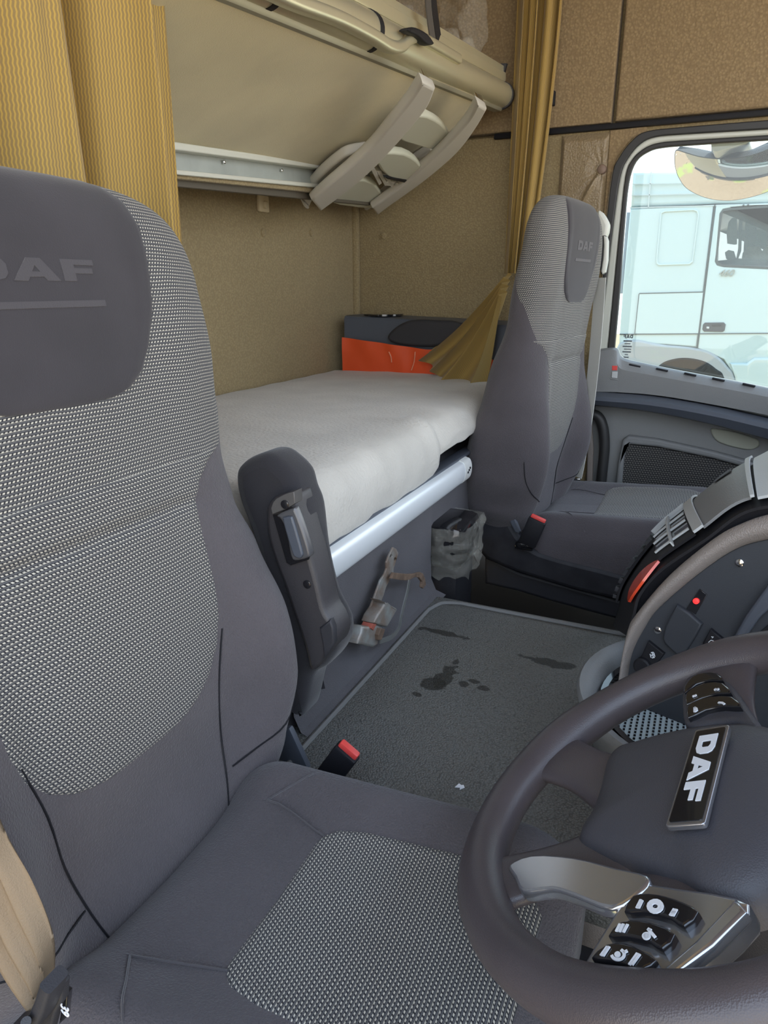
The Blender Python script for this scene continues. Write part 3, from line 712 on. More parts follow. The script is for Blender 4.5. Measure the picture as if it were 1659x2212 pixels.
# corner shelf with orange lining
sh = root('corner_shelf', 'dark grey moulded corner tray with orange front panel behind the mattress', 'shelf', (-.9, 2.28, .40))
ysh = 2.20
rows = []
for px in range(0, 41):
    t = px/40; x = -1.168+(.60)*t; y = ysh+.012*math.sin(t*5)
    top = .585-.018*t+.0*t; rows.append([V((x, 2.395, top)), V((x, y+.02, top)), V((x, y+.006, top-.003)), V((x, y, top-.012)), V((x, y-.001, .46)), V((x, y+.02, .40)), V((x, 2.39, .40))])
mk('shelf_tray', *loft(rows), 'doorblue', sh)
Z8 = z(700, 650, 4.1475)
mk('cup_recess', *sweep([V((-1.06, 2.29, .583)), V((-1.06, 2.29, .589))], circ(.07, 28))[:2], 'gloss', sh)
o_ = mk('scoop', *pplate([cm2(Z8([(565, 320), (620, 250), (720, 190), (830, 168), (1000, 172), (1180, 185), (1300, 260), (1200, 330), (1050, 400), (900, 412), (700, 395), (600, 370)]), 4)], nY, -(ysh-.012), .02, .009)[:2], 'grey', sh, sharp=60)
n0 = 50; vs = []; fs = []
for j in range(13):
    for i in range(n0+1):
        x = -1.172+.56*i/n0; zt2 = (.512-.03*min(1, i/n0*1.8)); zz = .385+(zt2-.385)*j/12
        vs.append(V((x, ysh-.010-.004*mnoise.noise(V((x*30, zz*12, 0)))-.003*math.sin(x*60+zz*20)*(j/12), zz)))
for j in range(12):
    for i in range(n0): a = j*(n0+1)+i; fs.append((a, a+1, a+n0+2, a+n0+1))
mk('orange_panel', vs, fs, 'orange', sh, label='orange vinyl front panel')
for p, q in (((840, 760), (846, 783)), ((897, 760), (889, 800))):
    mk('tape_mark', *sweep(catmull([PY(p, ysh-.016), PY(((p[0]+q[0])/2+2, (p[1]+q[1])/2), ysh-.016), PY(q, ysh-.016)], 4), rrect(.006, .002, .0008))[:2], mat('pale_orange', (.85, .4, .25), .5), sh)

# ------------------------------------------------------------------ worn steel bracket on the bunk base
Zb = z(740, 1160, 8.295)
xb = -.508
br = root('steel_bracket', 'worn galvanised steel bracket with rusty hook leaning on the bunk base', 'bracket', PX((795, 1385), xb)+V((0, 0, 0)))
def bp_(name, l, x, th, mt, bev=.0008, sm=0, holes=()): return mk(name, *pplate([Zb(l), *[Zb(h) for h in holes]], (1, 0, 0), x, th, bev, sm)[:2], mt, br)
def hl(x, y, r=22): return [(x+r*math.cos(a*.785), y+r*1.3*math.sin(a*.785)) for a in range(8)]
bp_('main_plate', [(910, 185), (965, 215), (1005, 290), (960, 430), (920, 560), (915, 650), (840, 790), (780, 900), (740, 1040), (700, 1140), (640, 1280), (600, 1400), (560, 1500), (520, 1600), (360, 1590), (430, 1450), (500, 1270), (560, 1120), (620, 950), (680, 780), (760, 660), (795, 560), (790, 460), (830, 350)], xb, .004, 'rust', holes=[hl(870, 340), hl(945, 395), hl(430, 1530), hl(510, 1580)])
bp_('hook', [(925, 640), (1060, 655), (1190, 665), (1290, 660), (1400, 630), (1440, 650), (1480, 740), (1500, 850), (1450, 925), (1420, 900), (1430, 800), (1380, 730), (1300, 720), (1180, 780), (1050, 775), (880, 745)], xb+.012, .006, 'rusty')
bp_('clamp_block', [(700, 1130), (770, 1165), (975, 1275), (985, 1310), (805, 1620), (700, 1590), (570, 1545), (620, 1420), (770, 1190)], xb+.022, .028, 'rust', .004)
bp_('red_spacer', [(545, 1550), (610, 1565), (555, 1675), (510, 1635)], xb+.020, .02, mat('faded_red', (.35, .09, .06), .7))
bp_('lower_block', [(370, 1600), (520, 1610), (620, 1570), (735, 1620), (650, 1750), (640, 1930), (560, 1985), (430, 1955), (290, 1920), (300, 1830), (350, 1720)], xb+.018, .024, 'rust', .005)
bp_('side_tab', [(690, 1640), (770, 1650), (740, 1750), (700, 1850), (655, 1850), (650, 1760)], xb+.026, .01, 'rusty', .002)
lp = catmull([PX(p, xb+.016) for p in Zb([(1200, 770), (1160, 980), (1100, 1220), (1050, 1430), (1020, 1600), (950, 1720), (860, 1800), (740, 1845), (670, 1870)])], 6)
mk('wire_loop', *sweep(lp, [(-.005, -.001), (.005, -.001), (.005, .001), (-.005, .001)], up=(1, 0, 0))[:2], mat('steel_loop', (.35, .36, .35), .35, .7), br)

# ------------------------------------------------------------------ post wrapped in film beside the passenger seat
po = root('black_post', 'black plastic post wrapped in torn clear film behind the passenger seat', 'post', (-.5, 1.5, -.27))
pz = .145
mk('post_body', *box((-.525, 1.50, (-.27+.06)/2), (.10, .13, .33), .012), 'black', po)
mk('post_cap', *box((-.525, 1.505, .10), (.12, .16, .11), .02), 'gloss', po)
vs = []; fs = []
for j in range(19):
    for i in range(41):
        a = i/40*6.283; r = .071+.006*mnoise.noise(V((a*2, j*.35, 0))); zz = .03+.12*j/18
        cx, cy = math.cos(a), math.sin(a); k = max(abs(cx), abs(cy))
        p = V((-.525+cx/k**.8*r, 1.505+cy/k**.8*(r+.014), zz+.012*mnoise.noise(V((a*3, 0, 2)))*(1-j/18)*4)); n_ = mnoise.noise(p*45)
        vs.append(p+V((cx*n_*.008, cy*n_*.008, 0)))
for j in range(18):
    for i in range(40): a = j*41+i; fs.append((a, a+1, a+42, a+41))
mk('torn_film', vs, fs, 'film', po)
# paper scrap
pc = PZ((993, 1700), .001); mk('paper_scrap', *plate2([[(-.006, -.004), (.001, -.002), (.002, -.006), (.007, .001), (.004, .006), (.001, .004), (-.003, .006)]], (pc+V((0, 0, .0008)), V((1, 0, 0)), V((0, 1, 0)), V((0, 0, 1))), .0008)[:2], 'paper', label='tiny torn scrap of white paper on the floor mat', cat='paper', smooth=False)
# ------------------------------------------------------------------ seats
def seat_geo(org, rec, sc, yaw=0, scw=1):
    """local (w across +Y, h up the back, d forward) to world"""
    r = math.radians(rec); hd = V((-math.sin(r), 0, math.cos(r))); dd = V((math.cos(r), 0, math.sin(r)))
    cy_, sy_ = math.cos(math.radians(yaw)), math.sin(math.radians(yaw))
    dd = V((dd.x*cy_, -dd.x*sy_, dd.z)); hd = V((hd.x*cy_, -hd.x*sy_, hd.z)); wv = V((sy_, cy_, 0))
    return lambda w, h, d: V(org)+wv*w*sc*scw+hd*h*sc+dd*d*sc
HT = .705
TW = [(-.07, .215), (.0, .262), (.09, .295), (.17, .298), (.26, .282), (.33, .262), (.39, .255), (.45, .262), (.52, .268), (.60, .262), (.66, .258)]
TT = [(-.07, .17), (.1, .17), (.3, .14), (.45, .105), (.62, .09)]
def Wh(h):
    w = interp(TW, h)
    if h > .58: s = min(1, (h-.58)/(HT-.58)); w *= max(0, 1-s**3.6)**(1/3.6)
    return max(w, .001)
def Th(h):
    t = interp(TT, h)
    if h > .60: s = min(1, (h-.60)/(HT-.60)); t *= max(0, 1-s**2.6)**(1/2.6)
    return max(t, .001)
def Ctr(h): return -interp(TT, min(h, .60))/2
def bump(w, h):
    a = abs(w)/interp(TW, min(h, .6)); s = max(0, min(1, (a-.42)/.33)); s = s*s*(3-2*s)
    b = .068*math.exp(-((h-.12)/.17)**2)+.012*math.exp(-((h-.55)/.1)**2)
    c = .010*math.exp(-((h-.22)/.10)**2)*(1-s)
    fold = -.007*math.exp(-((h-.350)/.007)**2)*(1-s)
    pinch = -.006*math.exp(-((h-.05)/.05)**2)*(1-s)
    return b*s+c+fold+pinch
NE = 3.0
def frontd(w, h):
    W = Wh(h); T = Th(h); a = min(1, abs(w)/W)
    return Ctr(h)+T/2*(1-a**NE)**(1/NE)+bump(w, h)*(1-a**8)
def ring(a, h):
    c, s = math.cos(a), math.sin(a); W = Wh(h); T = Th(h)
    w = W*math.copysign(abs(c)**(2/NE), c); d = T/2*math.copysign(abs(s)**(2/NE), s)
    if s > 0: d += bump(w, h)*(1-min(1, abs(w)/W)**8)
    return w, Ctr(h)+d
def split_h(a):     # line between woven upper cover and plain lower cover
    s = math.sin(a); return .40+.13*max(0, min(1, (.55-s)/.9))
def seat_back(G, rt, near_dark=False):
    nu = 128
    def rows(h0f, h1f, n):
        vs = []; fs = []; uv = []
        P = []
        for j in range(n+1):
            u = 0; last = None; row = []
            for i in range(nu+1):
                a = -math.pi/2+2*math.pi*i/nu; t = j/n
                h = h0f(a)+(h1f(a)-h0f(a))*t; w, d = ring(a, h)
                p = G(w, h, d)
                vs.append(p)
            for i in range(nu+1):
                a = -math.pi/2+2*math.pi*i/nu; h = h0f(a)+(h1f(a)-h0f(a))*j/n; w, d = ring(a, .5)
                if last is not None: u += math.hypot(w-last[0], d-last[1])
                last = (w, d); uv.append((u, h))
            for i in range(nu):
                if j < n: a_ = j*(nu+1)+i; fs.append((a_, a_+1, a_+nu+2, a_+nu+1))
        return vs, fs, uv
    topf = lambda a: HT-.0005
    # finer rows towards the crown
    a = rows(lambda a: -.07, split_h, 70)
    mk('backrest', a[0], a[1]+[tuple(range(nu))], 'dark', rt, uv=a[2], sharp=60)
    def ups():
        n = 70; vs = []; fs = []; uv = []
        for j in range(n+1):
            t = j/n; t = 1-(1-t)**1.8; u = 0; last = None
            for i in range(nu+1):
                a = -math.pi/2+2*math.pi*i/nu; h = split_h(a)+(topf(a)-split_h(a))*t; w, d = ring(a, h); vs.append(G(w, h, d))
                w, d = ring(a, .5)
                if last is not None: u += math.hypot(w-last[0], d-last[1])
                last = (w, d); uv.append((u, h))
            for i in range(nu):
                if j < n: q = j*(nu+1)+i; fs.append((q, q+1, q+nu+2, q+nu+1))
        return vs, fs, uv
    b = ups(); mk('woven_upper_cover', b[0], b[1], 'weave', rt, uv=b[2], sharp=60)
    # woven centre panel with an arched lower end
    def patch(wl, wr, h0, h1, nh, nw, offs, rim=.0):
        vs = []; uv = []; fs = []
        for j in range(nh+1):
            h = h0+(h1-h0)*j/nh; a_, b_ = wl(h), wr(h)
            for i in range(nw+1):
                w = a_+(b_-a_)*i/nw; e = min(i, nw-i, j, nh-j)
                o_ = offs*min(1, e/4)**.5 if e > 0 else -.002
                vs.append(G(w, h, frontd(w, h)+o_)); uv.append((w+.5, h))
        for j in range(nh):
            for i in range(nw): q = j*(nw+1)+i; fs.append((q, q+1, q+nw+2, q+nw+1))
        return vs, fs, uv
    TWP = [(.112, .012), (.118, .060), (.128, .088), (.145, .112), (.175, .134), (.21, .144), (.26, .148), (.31, .150), (.34, .153), (.37, .168), (.39, .195), (.403, .235)]
    g = lambda h: interpl(TWP, h)*1.04
    c = patch(lambda h: -g(h)-.01, lambda h: g(h)-.01, .112, .403, 70, 60, .0022)
    mk('woven_centre_panel', *c[:2], 'weave', rt, uv=c[2], sharp=60)
    TP = [(.479, .004), (.482, .06), (.489, .088), (.505, .112), (.53, .130), (.57, .146), (.62, .155), (.655, .158), (.68, .152), (.695, .135), (.702, .10)]
    g2 = lambda h: min(interpl(TP, h), Wh(h)*.93)
    d = patch(lambda h: -g2(h), lambda h: g2(h), .479, .7035, 60, 60, .0045)
    pad = mk('headrest_pad', *d[:2], 'velvet', rt, uv=d[2], sharp=60)
    # pressed lettering follows the pad
    mb = MB()
    hh = .020
    def put(loops):
        v, f, u_ = plate2(loops, (V((0, 0, 0)), V((1, 0, 0)), V((0, 1, 0)), V((0, 0, 1))), .0012)
        bm = bmesh.new(); vv = [bm.verts.new(q) for q in v]
        for q in f:
            try: bm.faces.new([vv[i] for i in q])
            except ValueError: pass
        for _ in range(3):
            bmesh.ops.subdivide_edges(bm, edges=[e for e in bm.edges if e.calc_length() > .012], cuts=1)
        bm.verts.index_update()
        vs = [G(q.co.x, .606+q.co.y, frontd(q.co.x, .606+q.co.y)+.0052+q.co.z*.8) for q in bm.verts]; fs = [tuple(q.index for q in f_.verts) for f_ in bm.faces]; bm.free()
        mb.add(vs, fs)
    for G_ in daf_loops(): put([[(x*hh*2.35, y*hh) for x, y in l] for l in G_])
    put([[(-.075, -.034), (.075, -.034), (.075, -.028), (-.075, -.028)]])
    mb.build('pressed_logo', 'velvetlogo', pad, sharp=0)
    # seam beads
    def seam(pts, r=.0012, mt='strap'):
        P = [G(w, h, frontd(w, h)+.0008) for w, h in pts]
        return sweep(catmull(P, 4), circ(r, 5))
    mb = MB()
    for s in (-1, 1):
        mb = MB(); mb.add(*seam([(s*.095-.005, -.05), (s*.108-.005, .0), (s*.118-.005, .06), (s*.125-.005, .125), (s*.142-.005, .19)])); mb.build('seam', 'black', rt)
        mb = MB(); mb.add(*seam([(s*.270, .135), (s*.262, .09), (s*.235, .055), (s*.19, .030), (s*.15, .016), (s*.118, .008)])); mb.build('seam', 'black', rt)
def cushion(G0, rt, sc, org, Lx=.46, iw=1, ish=0):
    """cushion on local x forward, w across, z up; drops towards the sides"""
    X0, Y0, Z0 = org
    HW = .205
    def top(x, w):
        a = min(1, abs(w)/HW); f = x/Lx
        zz = .0+.085*x+.020*math.exp(-((abs(w)-.155)/.04)**2)*(1-.6*f)-.008*(1-a)
        e = max(0, (a-.80)/.20); zz -= .045*e**2.2
        if f > .82: zz -= .05*((f-.82)/.18)**2
        if x < .06: zz -= .03*(1-x/.06)**2
        return zz
    def P(x, w, dz=0): return V((X0+x*sc, Y0+w*sc, Z0+(top(x, w)+dz)*sc))
    nx, nw = 70, 70; vs = []; fs = []; uv = []
    def hw(x): return HW*(1-.35*max(0, (x-.28)/.18)**2.5) if x > .28 else HW*(.90+.10*min(1, max(0, (x+.03)/.08)))
    for i in range(nx+1):
        x = -.03+(Lx+.03)*i/nx; h = hw(x)
        row = [V((X0+x*sc, Y0-h*sc, Z0-.13*sc)), V((X0+x*sc, Y0-(h+.002)*sc, Z0-.08*sc))]+[P(x, -h+2*h*j/nw) if 0 < j < nw else P(x, (-h if j == 0 else h)) for j in range(nw+1)]+[V((X0+x*sc, Y0+(h+.002)*sc, Z0-.08*sc)), V((X0+x*sc, Y0+h*sc, Z0-.13*sc))]
        vs += row
    nr = nw+5
    for i in range(nx):
        for j in range(nr-1): a = i*nr+j; fs.append((a, a+1, a+nr+1, a+nr))
    fs.append(tuple(nx*nr+j for j in range(nr)))
    mk('cushion', vs, fs, 'dark', rt, sharp=60)
    # woven insert
    TI = [(.150, .070), (.156, .092), (.168, .103), (.20, .110), (.30, .114), (.36, .112), (.39, .100), (.405, .08)]
    vs = []; fs = []; uv = []; n1, n2 = 50, 44
    for i in range(n1+1):
        x = .150+(.405-.150)*i/n1; h = interpl(TI, x)*iw
        for j in range(n2+1):
            w = -h+2*h*j/n2-ish; e = min(i, n1-i, j, n2-j); vs.append(P(x, w, .0025 if e > 1 else (.0015 if e else -.002))); uv.append((w+.5, x))
    for i in range(n1):
        for j in range(n2): a = i*(n2+1)+j; fs.append((a, a+1, a+n2+2, a+n2+1))
    mk('woven_seat_insert', vs, fs, 'weave', rt, uv=uv, sharp=60)
    mb = MB()
    for s in (-1, 1):
        mb = MB(); mb.add(*sweep(catmull([P(x, w*s, .0008) for x, w in ((.0, .095), (.065, .112), (.157, .088))], 5), circ(.0012, 5))); mb.build('seam', 'velvetlogo', rt)
        mb = MB(); mb.add(*sweep(catmull([P(x, w*s, .0008) for x, w in ((.065, .112), (.085, .135), (.11, .165), (.15, .195))], 5), circ(.0012, 5))); mb.build('seam', 'velvetlogo', rt)
    return P
# --- driver seat
DO = V((-.478, .470, .095))
ds = root('driver_seat', 'large charcoal driver seat with woven centre and velour headrest pad in the foreground', 'seat', (DO.x+.1, DO.y, -.27), 'cab seats')
GD = seat_geo(DO, 8.7, 1.0)
seat_back(GD, ds)
PC = cushion(GD, ds, 1.0, (-.48, .452, .085), .435)
mk('seat_base', *box((-.22, .465, -.14), (.44, .34, .26), .03), 'black', ds)
mk('side_panel', *box((-.30, .235, -.05), (.46, .03, .26), .012), 'grey', ds)
# lower wings of the backrest that wrap the hips
# folded armrest on the centre side
n_ = (0, -1, 0); ya = .775
arm = mk('armrest', *pplate([cm2([(535, 990), (570, 982), (600, 1000), (628, 1030), (640, 1068), (655, 1110), (668, 1210), (690, 1300), (712, 1345), (722, 1370), (722, 1410), (700, 1445), (668, 1470), (640, 1560), (600, 1400), (545, 1180), (512, 1090), (502, 1040), (508, 1010)], 4)], n_, -ya+.02, .07, .018)[:2], mat('armrest_cloth', (.016, .015, .019), .9, bump=.3, scale=800, sheen=.2), ds, label='black folded-up armrest', sharp=60)
Zs = z(480, 950, 3.19)
mk('armrest_shell', *pplate([cm2(Zs([(300, 490), (325, 425), (380, 385), (450, 372), (492, 395), (520, 500), (565, 660), (612, 820), (660, 1000), (700, 1170), (745, 1250), (780, 1340), (770, 1420), (700, 1520), (610, 1595), (560, 1420), (480, 1180), (420, 1000), (345, 800), (305, 640)]), 3)], n_, -ya+.030, .05, .007)[:2], mat('armrest_plastic', (.045, .042, .045), .4, bump=.2, scale=900), arm, sharp=60)
mk('armrest_recess', *pplate([Zs([(345, 520), (400, 520), (480, 480), (500, 490), (600, 790), (590, 830), (470, 868), (440, 850), (425, 800)])], n_, -ya+.034, .006, .002)[:2], 'gloss', arm)
mk('armrest_grip', *pplate([cm2(Zs([(375, 520), (480, 475), (500, 485), (545, 600), (600, 780), (585, 815), (500, 835), (470, 800), (450, 700), (425, 600), (400, 550)]), 3)], n_, -ya+.046, .014, .003)[:2], mat('grip_plastic', (.10, .10, .105), .25, .2), arm, sharp=60)
mk('grip_pad', *pplate([cm2(Zs([(415, 560), (430, 535), (465, 530), (485, 555), (545, 760), (550, 800), (530, 820), (500, 810), (480, 780)]), 3)], n_, -ya+.050, .006, .0025)[:2], 'glossgrey' if 0 else 'doorblue', arm)
mk('armrest_hinge_cap', *pplate([cm2(Zs([(345, 440), (370, 405), (495, 357), (500, 440), (440, 480), (350, 515)]), 0)] if 0 else [Zs([(335, 470), (350, 430), (372, 405), (430, 375), (495, 357), (500, 440), (440, 478), (345, 515)])], n_, -ya+.040, .02, .001)[:2], mat('bronze_grey_plastic', (.13, .125, .12), .3, .3), arm)
mk('armrest_end_cover', *pplate([Zs([(668, 1300), (742, 1242), (765, 1300), (772, 1400), (700, 1515), (690, 1420)])], n_, -ya+.034, .012, .003)[:2], 'grey', arm)
for p in ((430, 447), (583, 998)):
    q = on(*Zs([p])[0], n_, -ya+(.0415 if p[1] < 500 else .0315)); mk('screw', *sweep([q+V((0, .006, 0)), q, q+V((0, -.001, 0))], circ(.006, 14), scales=[1, 1, .6])[:2], 'gloss', arm)
# belt buckle beside the cushion
def buckle(a, b, y, rt, w=.05, th=.02):
    """a = top of the buckle, b = bottom, in the plane y"""
    ax = (a-b).normalized(); n = V((0, -1, 0)); s = ax.cross(n).normalized(); L_ = (a-b).length
    b_ = mk('buckle', *box((a+b)/2, (w, th, L_), .004, (s, n, ax)), 'black', rt)
    mk('release_button', *box(a+ax*.002, (w*.86, th*.55, .012), .003, (s, n, ax)), 'red', b_, label='red release button')
    return b_
b0 = buckle(PY((752, 1622), .70), PY((700, 1690), .70), .70, ds, .036, .02)
mk('buckle_stem', *sweep([PY((700, 1690), .70), PY((640, 1780), .70)], rrect(.03, .01, .003))[:2], 'black', ds)
mk('seat_hinge', *box(PY((628, 1630), .74), (.05, .012, .09), .004, (V((.9, 0, .43)), V((0, 1, 0)), V((-.43, 0, .9)))), 'doorblue', ds)
# --- driver belt at the lower left
db = root('seat_belt', 'sand coloured seat belt webbing anchored beside the driver seat at lower left', 'seat belt', PY((80, 2200), .24), 'seat belts')
rows = []
lft = catmull([PY(p, .235) for p in ((-140, 1500), (-60, 1830), (-10, 2060), (70, 2190), (84, 2206))], 8)
rgt = catmull([PY(p, .262) for p in ((-60, 1600), (0, 1775), (70, 1900), (112, 2010), (116, 2100))], 8)
for a, b in zip(lft, rgt):
    r = []
    for i in range(17): t = i/16; p = a.lerp(b, t); p.y -= .006*math.sin(t*3.14)+.004*math.sin(t*19)*min(1, (1.3-.7*p.z)); r.append(p)
    rows.append(r)
mk('webbing', *loft(rows), 'belt', db, sharp=0)
ap = catmull([PY(p, .225) for p in ((45, 2215), (75, 2205), (100, 2165), (117, 2115))], 4)
mk('belt_anchor', *sweep(ap, rrect(.018, .010, .003))[:2], 'grey', db)
mk('anchor_plate', *pplate([[(118, 2112), (134, 2130), (132, 2165), (118, 2190), (108, 2230), (60, 2240), (95, 2190), (112, 2150)]], n_, -.232, .008, .002)[:2], 'grey', db)
mk('chrome_bolt', *sweep([PY((56, 2208), .21), PY((56, 2208), .215)], circ(.0035, 12))[:2], 'grey', db)
tgl = mk('belt_tag', *pplate([[(137, 2140), (146, 2146), (141, 2200), (126, 2215), (132, 2180)]], n_, -.240, .005, .001)[:2], 'gloss', db)
q = PY((139, 2182), .234); mk('tag_text', *textmesh('39', (q, V((-.15, 0, -.99)), V((.99, 0, -.15)), V((0, -1, 0))), .011), 'white', tgl)

# --- passenger seat
PO = V((-.378, 1.905, .118)); SCP = 1.09
ps = root('passenger_seat', 'charcoal passenger seat with woven centre standing by the passenger door', 'seat', (PO.x+.1, PO.y, -.27), 'cab seats')
GP = seat_geo(PO, -4.5, SCP, 7, .79)
seat_back(GP, ps)
cushion(GP, ps, SCP, (-.40, 1.955, .085), .47, 1.28, .0)
def pp(name, l, y, th, mt, bev=.004, sm=0, par=ps, **k): return mk(name, *pplate([cm2(l, sm) if sm else l], n_, -y, th, bev)[:2], mt, par, **k)
Zc = z(960, 400, 2.514); Zd = z(940, 1100, 3.95)
cov = [(1022, 1070), (1035, 1060), (1067, 1066), (1085, 1085), (1098, 1120), (1119, 1156), (1140, 1180), (1165, 1193), (1207, 1206), (1300, 1229), (1400, 1256), (1460, 1275), (1460, 1330), (1352, 1303), (1244, 1278), (1117, 1239), (1049, 1210), (1026, 1184), (1017, 1140)]
pp('side_cover', cov, 1.725, .05, 'blackscuff', .014, 0, sharp=60)
pp('recline_lever', [(1078, 1062), (1092, 1072), (1108, 1110), (1124, 1148), (1112, 1150), (1098, 1122), (1086, 1090)], 1.712, .012, 'doorblue', .004, 2)
pp('seat_base', [(1046, 1200), (1120, 1235), (1244, 1270), (1352, 1300), (1440, 1325), (1440, 1370), (1355, 1345), (1193, 1301), (1117, 1278), (1047, 1262)], 1.765, .38, 'grey', .01)
pp('cushion_valance', [(1120, 1120), (1300, 1140), (1450, 1150), (1470, 1290), (1300, 1240), (1165, 1200), (1125, 1165)], 1.755, .02, 'black', .004)
b_ = buckle(PY((1162, 1122), 1.70), PY((1138, 1176), 1.70), 1.70, ps, .046, .022)
mk('buckle_mount', *box(PY((1134, 1178), 1.715), (.05, .03, .02), .006), 'gloss', ps)
# headrest-side belt housing and guide on the door side
yh = 2.17
pp('belt_housing', [(1290, 456), (1300, 458), (1312, 478), (1314, 490), (1308, 512), (1290, 512), (1284, 480)], 2.13, .05, mat('cream_housing', (.62, .62, .55), .4), .008, 2)
g_ = pp('belt_guide', [(1290, 530), (1298, 512), (1306, 508), (1312, 518), (1311, 560), (1306, 588), (1298, 592), (1293, 570), (1284, 566)], 2.11, .03, 'grey', .006, 2)
pp('guide_cover', [(1303, 509), (1310, 511), (1313, 520), (1312, 562), (1307, 588), (1301, 592), (1298, 586), (1302, 560), (1304, 530)], 2.105, .03, mat('cream_cover', (.60, .60, .54), .4), .004, 0, g_, label='cream outer cover')
pp('belt_loop', [(1276, 585), (1284, 566), (1291, 572), (1290, 598), (1284, 608), (1275, 602)], 2.10, .015, 'gloss', .004, 2)
pb = root('seat_belt', 'pale seat belt webbing hanging beside the passenger seat by the door', 'seat belt', PY((1246, 1040), 2.22), 'seat belts')
l1 = [PY(p, 2.09) for p in ((1297, 600), (1290, 700), (1281, 800), (1269, 900), (1252, 1000), (1246, 1030))]
mk('webbing', *sweep(catmull(l1, 5), [(-.019, -.001), (.019, -.001), (.019, .001), (-.019, .001)], up=(-.5, -.8, 0))[:2], 'belt2', pb)
l2 = [PY(p, 2.10) for p in ((1284, 590), (1272, 630), (1262, 680), (1250, 735), (1243, 780))]
mk('webbing', *sweep(catmull(l2, 5), [(-.012, -.001), (.012, -.001), (.012, .001), (-.012, .001)], up=(-.5, -.8, 0))[:2], mat('cream_webbing', (.58, .54, .40), .7), pb)
mk('belt_tongue', *box(PY((1240, 1038), 2.20), (.04, .012, .02), .003), 'chrome', pb)

# ------------------------------------------------------------------ steering wheel
wc = V((.0352, .5498, .2835)); wn = V((-.548, -.02, .836)).normalized()
wb = V((-.011, 1, .017)); wb = (wb-wn*wb.dot(wn)).normalized(); wa = wb.cross(wn) if wb.cross(wn).x > 0 else wn.cross(wb)
rt9 = math.radians(9.6)
wl = wb*math.cos(rt9)+wa*math.sin(rt9); wu = -wb*math.sin(rt9)+wa*math.cos(rt9)
sw = root('steering_wheel', 'dark leather truck steering wheel with four spokes and central badge', 'steering wheel', wc-wn*.1)
def Wp(l, u, n): return wc+wl*l+wu*u+wn*n
def won(px, off=0):
    p = on(px[0], px[1], wn, wn.dot(wc)+off); return ((p-wc).dot(wl), (p-wc).dot(wu))
WF = lambda off: (wc+wn*off, wl, wu, wn)
RR, RT = .2065, .0212
# rim with finger bumps near the spokes
n1 = 160; prof = circ(RT, 18)
vs = []; fs = []
for i in range(n1):
    a = 2*math.pi*i/n1; rad = math.cos(a)*1.0
    thick = 1+.10*sum(math.exp(-((math.degrees(a)-c+180) % 360-180)**2/160) for c in (0, 180, 238, 302))
    for j in range(18):
        b = 2*math.pi*j/18; r = RR+RT*math.cos(b)*thick; vs.append(Wp(r*math.cos(a), r*math.sin(a), RT*math.sin(b)*.95*thick-.004))
for i in range(n1):
    for j in range(18): fs.append((i*18+j, i*18+(j+1) % 18, ((i+1) % n1)*18+(j+1) % 18, ((i+1) % n1)*18+j))
mk('rim', vs, fs, 'leather', sw)
# spokes: tapered lofts from hub to rim
def spoke(p0, p1, w0, w1, n0, n1_, name='spoke', mt='leather', th0=.022, th1=.016, ex=3):
    rows = []; K = 12
    p0, p1 = V((*p0, 0)), V((*p1, 0)); d = (p1-p0).normalized(); s = V((-d.y, d.x, 0))
    for i in range(K+1):
        t = i/K; tt_ = t*t*(3-2*t); c = p0.lerp(p1, t); e = .5+.5*math.cos(t*2*math.pi)
        w = (w0+(w1-w0)*t)*(.86+.22*e); th = th0+(th1-th0)*t; nn = n0+(n1_-n0)*tt_
        row = []
        for j in range(20):
            b = 2*math.pi*j/20; cb, sb = math.cos(b), math.sin(b)
            x = math.copysign(abs(cb)**(2/ex), cb)*w/2; y = math.copysign(abs(sb)**(2/ex), sb)*th/2
            q = c+s*x; row.append(Wp(q.x, q.y, nn+y))
        rows.append(row)
    return mk(name, *loft(rows, True, True, True), mt, sw, sharp=50)
spoke((.03, -.08), (.085, -.190), .070, .062, -.020, -.006)
spoke((-.05, -.06), (-.108, -.178), .070, .060, -.020, -.006)
spoke((.05, .0), (.205, -.012), .080, .066, -.022, -.006)
spoke((-.06, .0), (-.205, -.005), .085, .070, -.022, -.006)
# airbag pad: domed, outline read in wheel plane
hub = [(.088, -.085), (.094, -.055), (.096, -.02), (.092, .015), (.082, .045), (.06, .072), (.02, .088), (-.03, .090), (-.075, .080), (-.11, .06), (-.118, .03), (-.100, .0), (-.085, -.04), (-.068, -.08), (-.050, -.106), (-.018, -.103), (.02, -.106), (.06, -.112), (.082, -.106)]
ho = cm2(hub, 4); rows = []
cen = (-.008, -.012)
for s, n in ((.0, .014), (.2, .0135), (.4, .012), (.6, .009), (.78, .004), (.90, -.002), (.97, -.010), (1.0, -.020), (1.0, -.034)):
    rows.append([Wp(cen[0]+(x-cen[0])*s, cen[1]+(y-cen[1])*s, n) for x, y in ho])
mk('airbag_cover', *loft(rows, True), 'pad', sw, sharp=0)
# badge
bw = [won(p, .012) for p in ((1510, 1593), (1575, 1593), (1530, 1787), (1455, 1783))]
bcx = sum(p[0] for p in bw)/4; bcy = sum(p[1] for p in bw)/4
bf = (Wp(bcx, bcy, .019), -wl, -wu, wn); bf = (Wp(bcx, bcy, .0175), -wl, wu, wn)
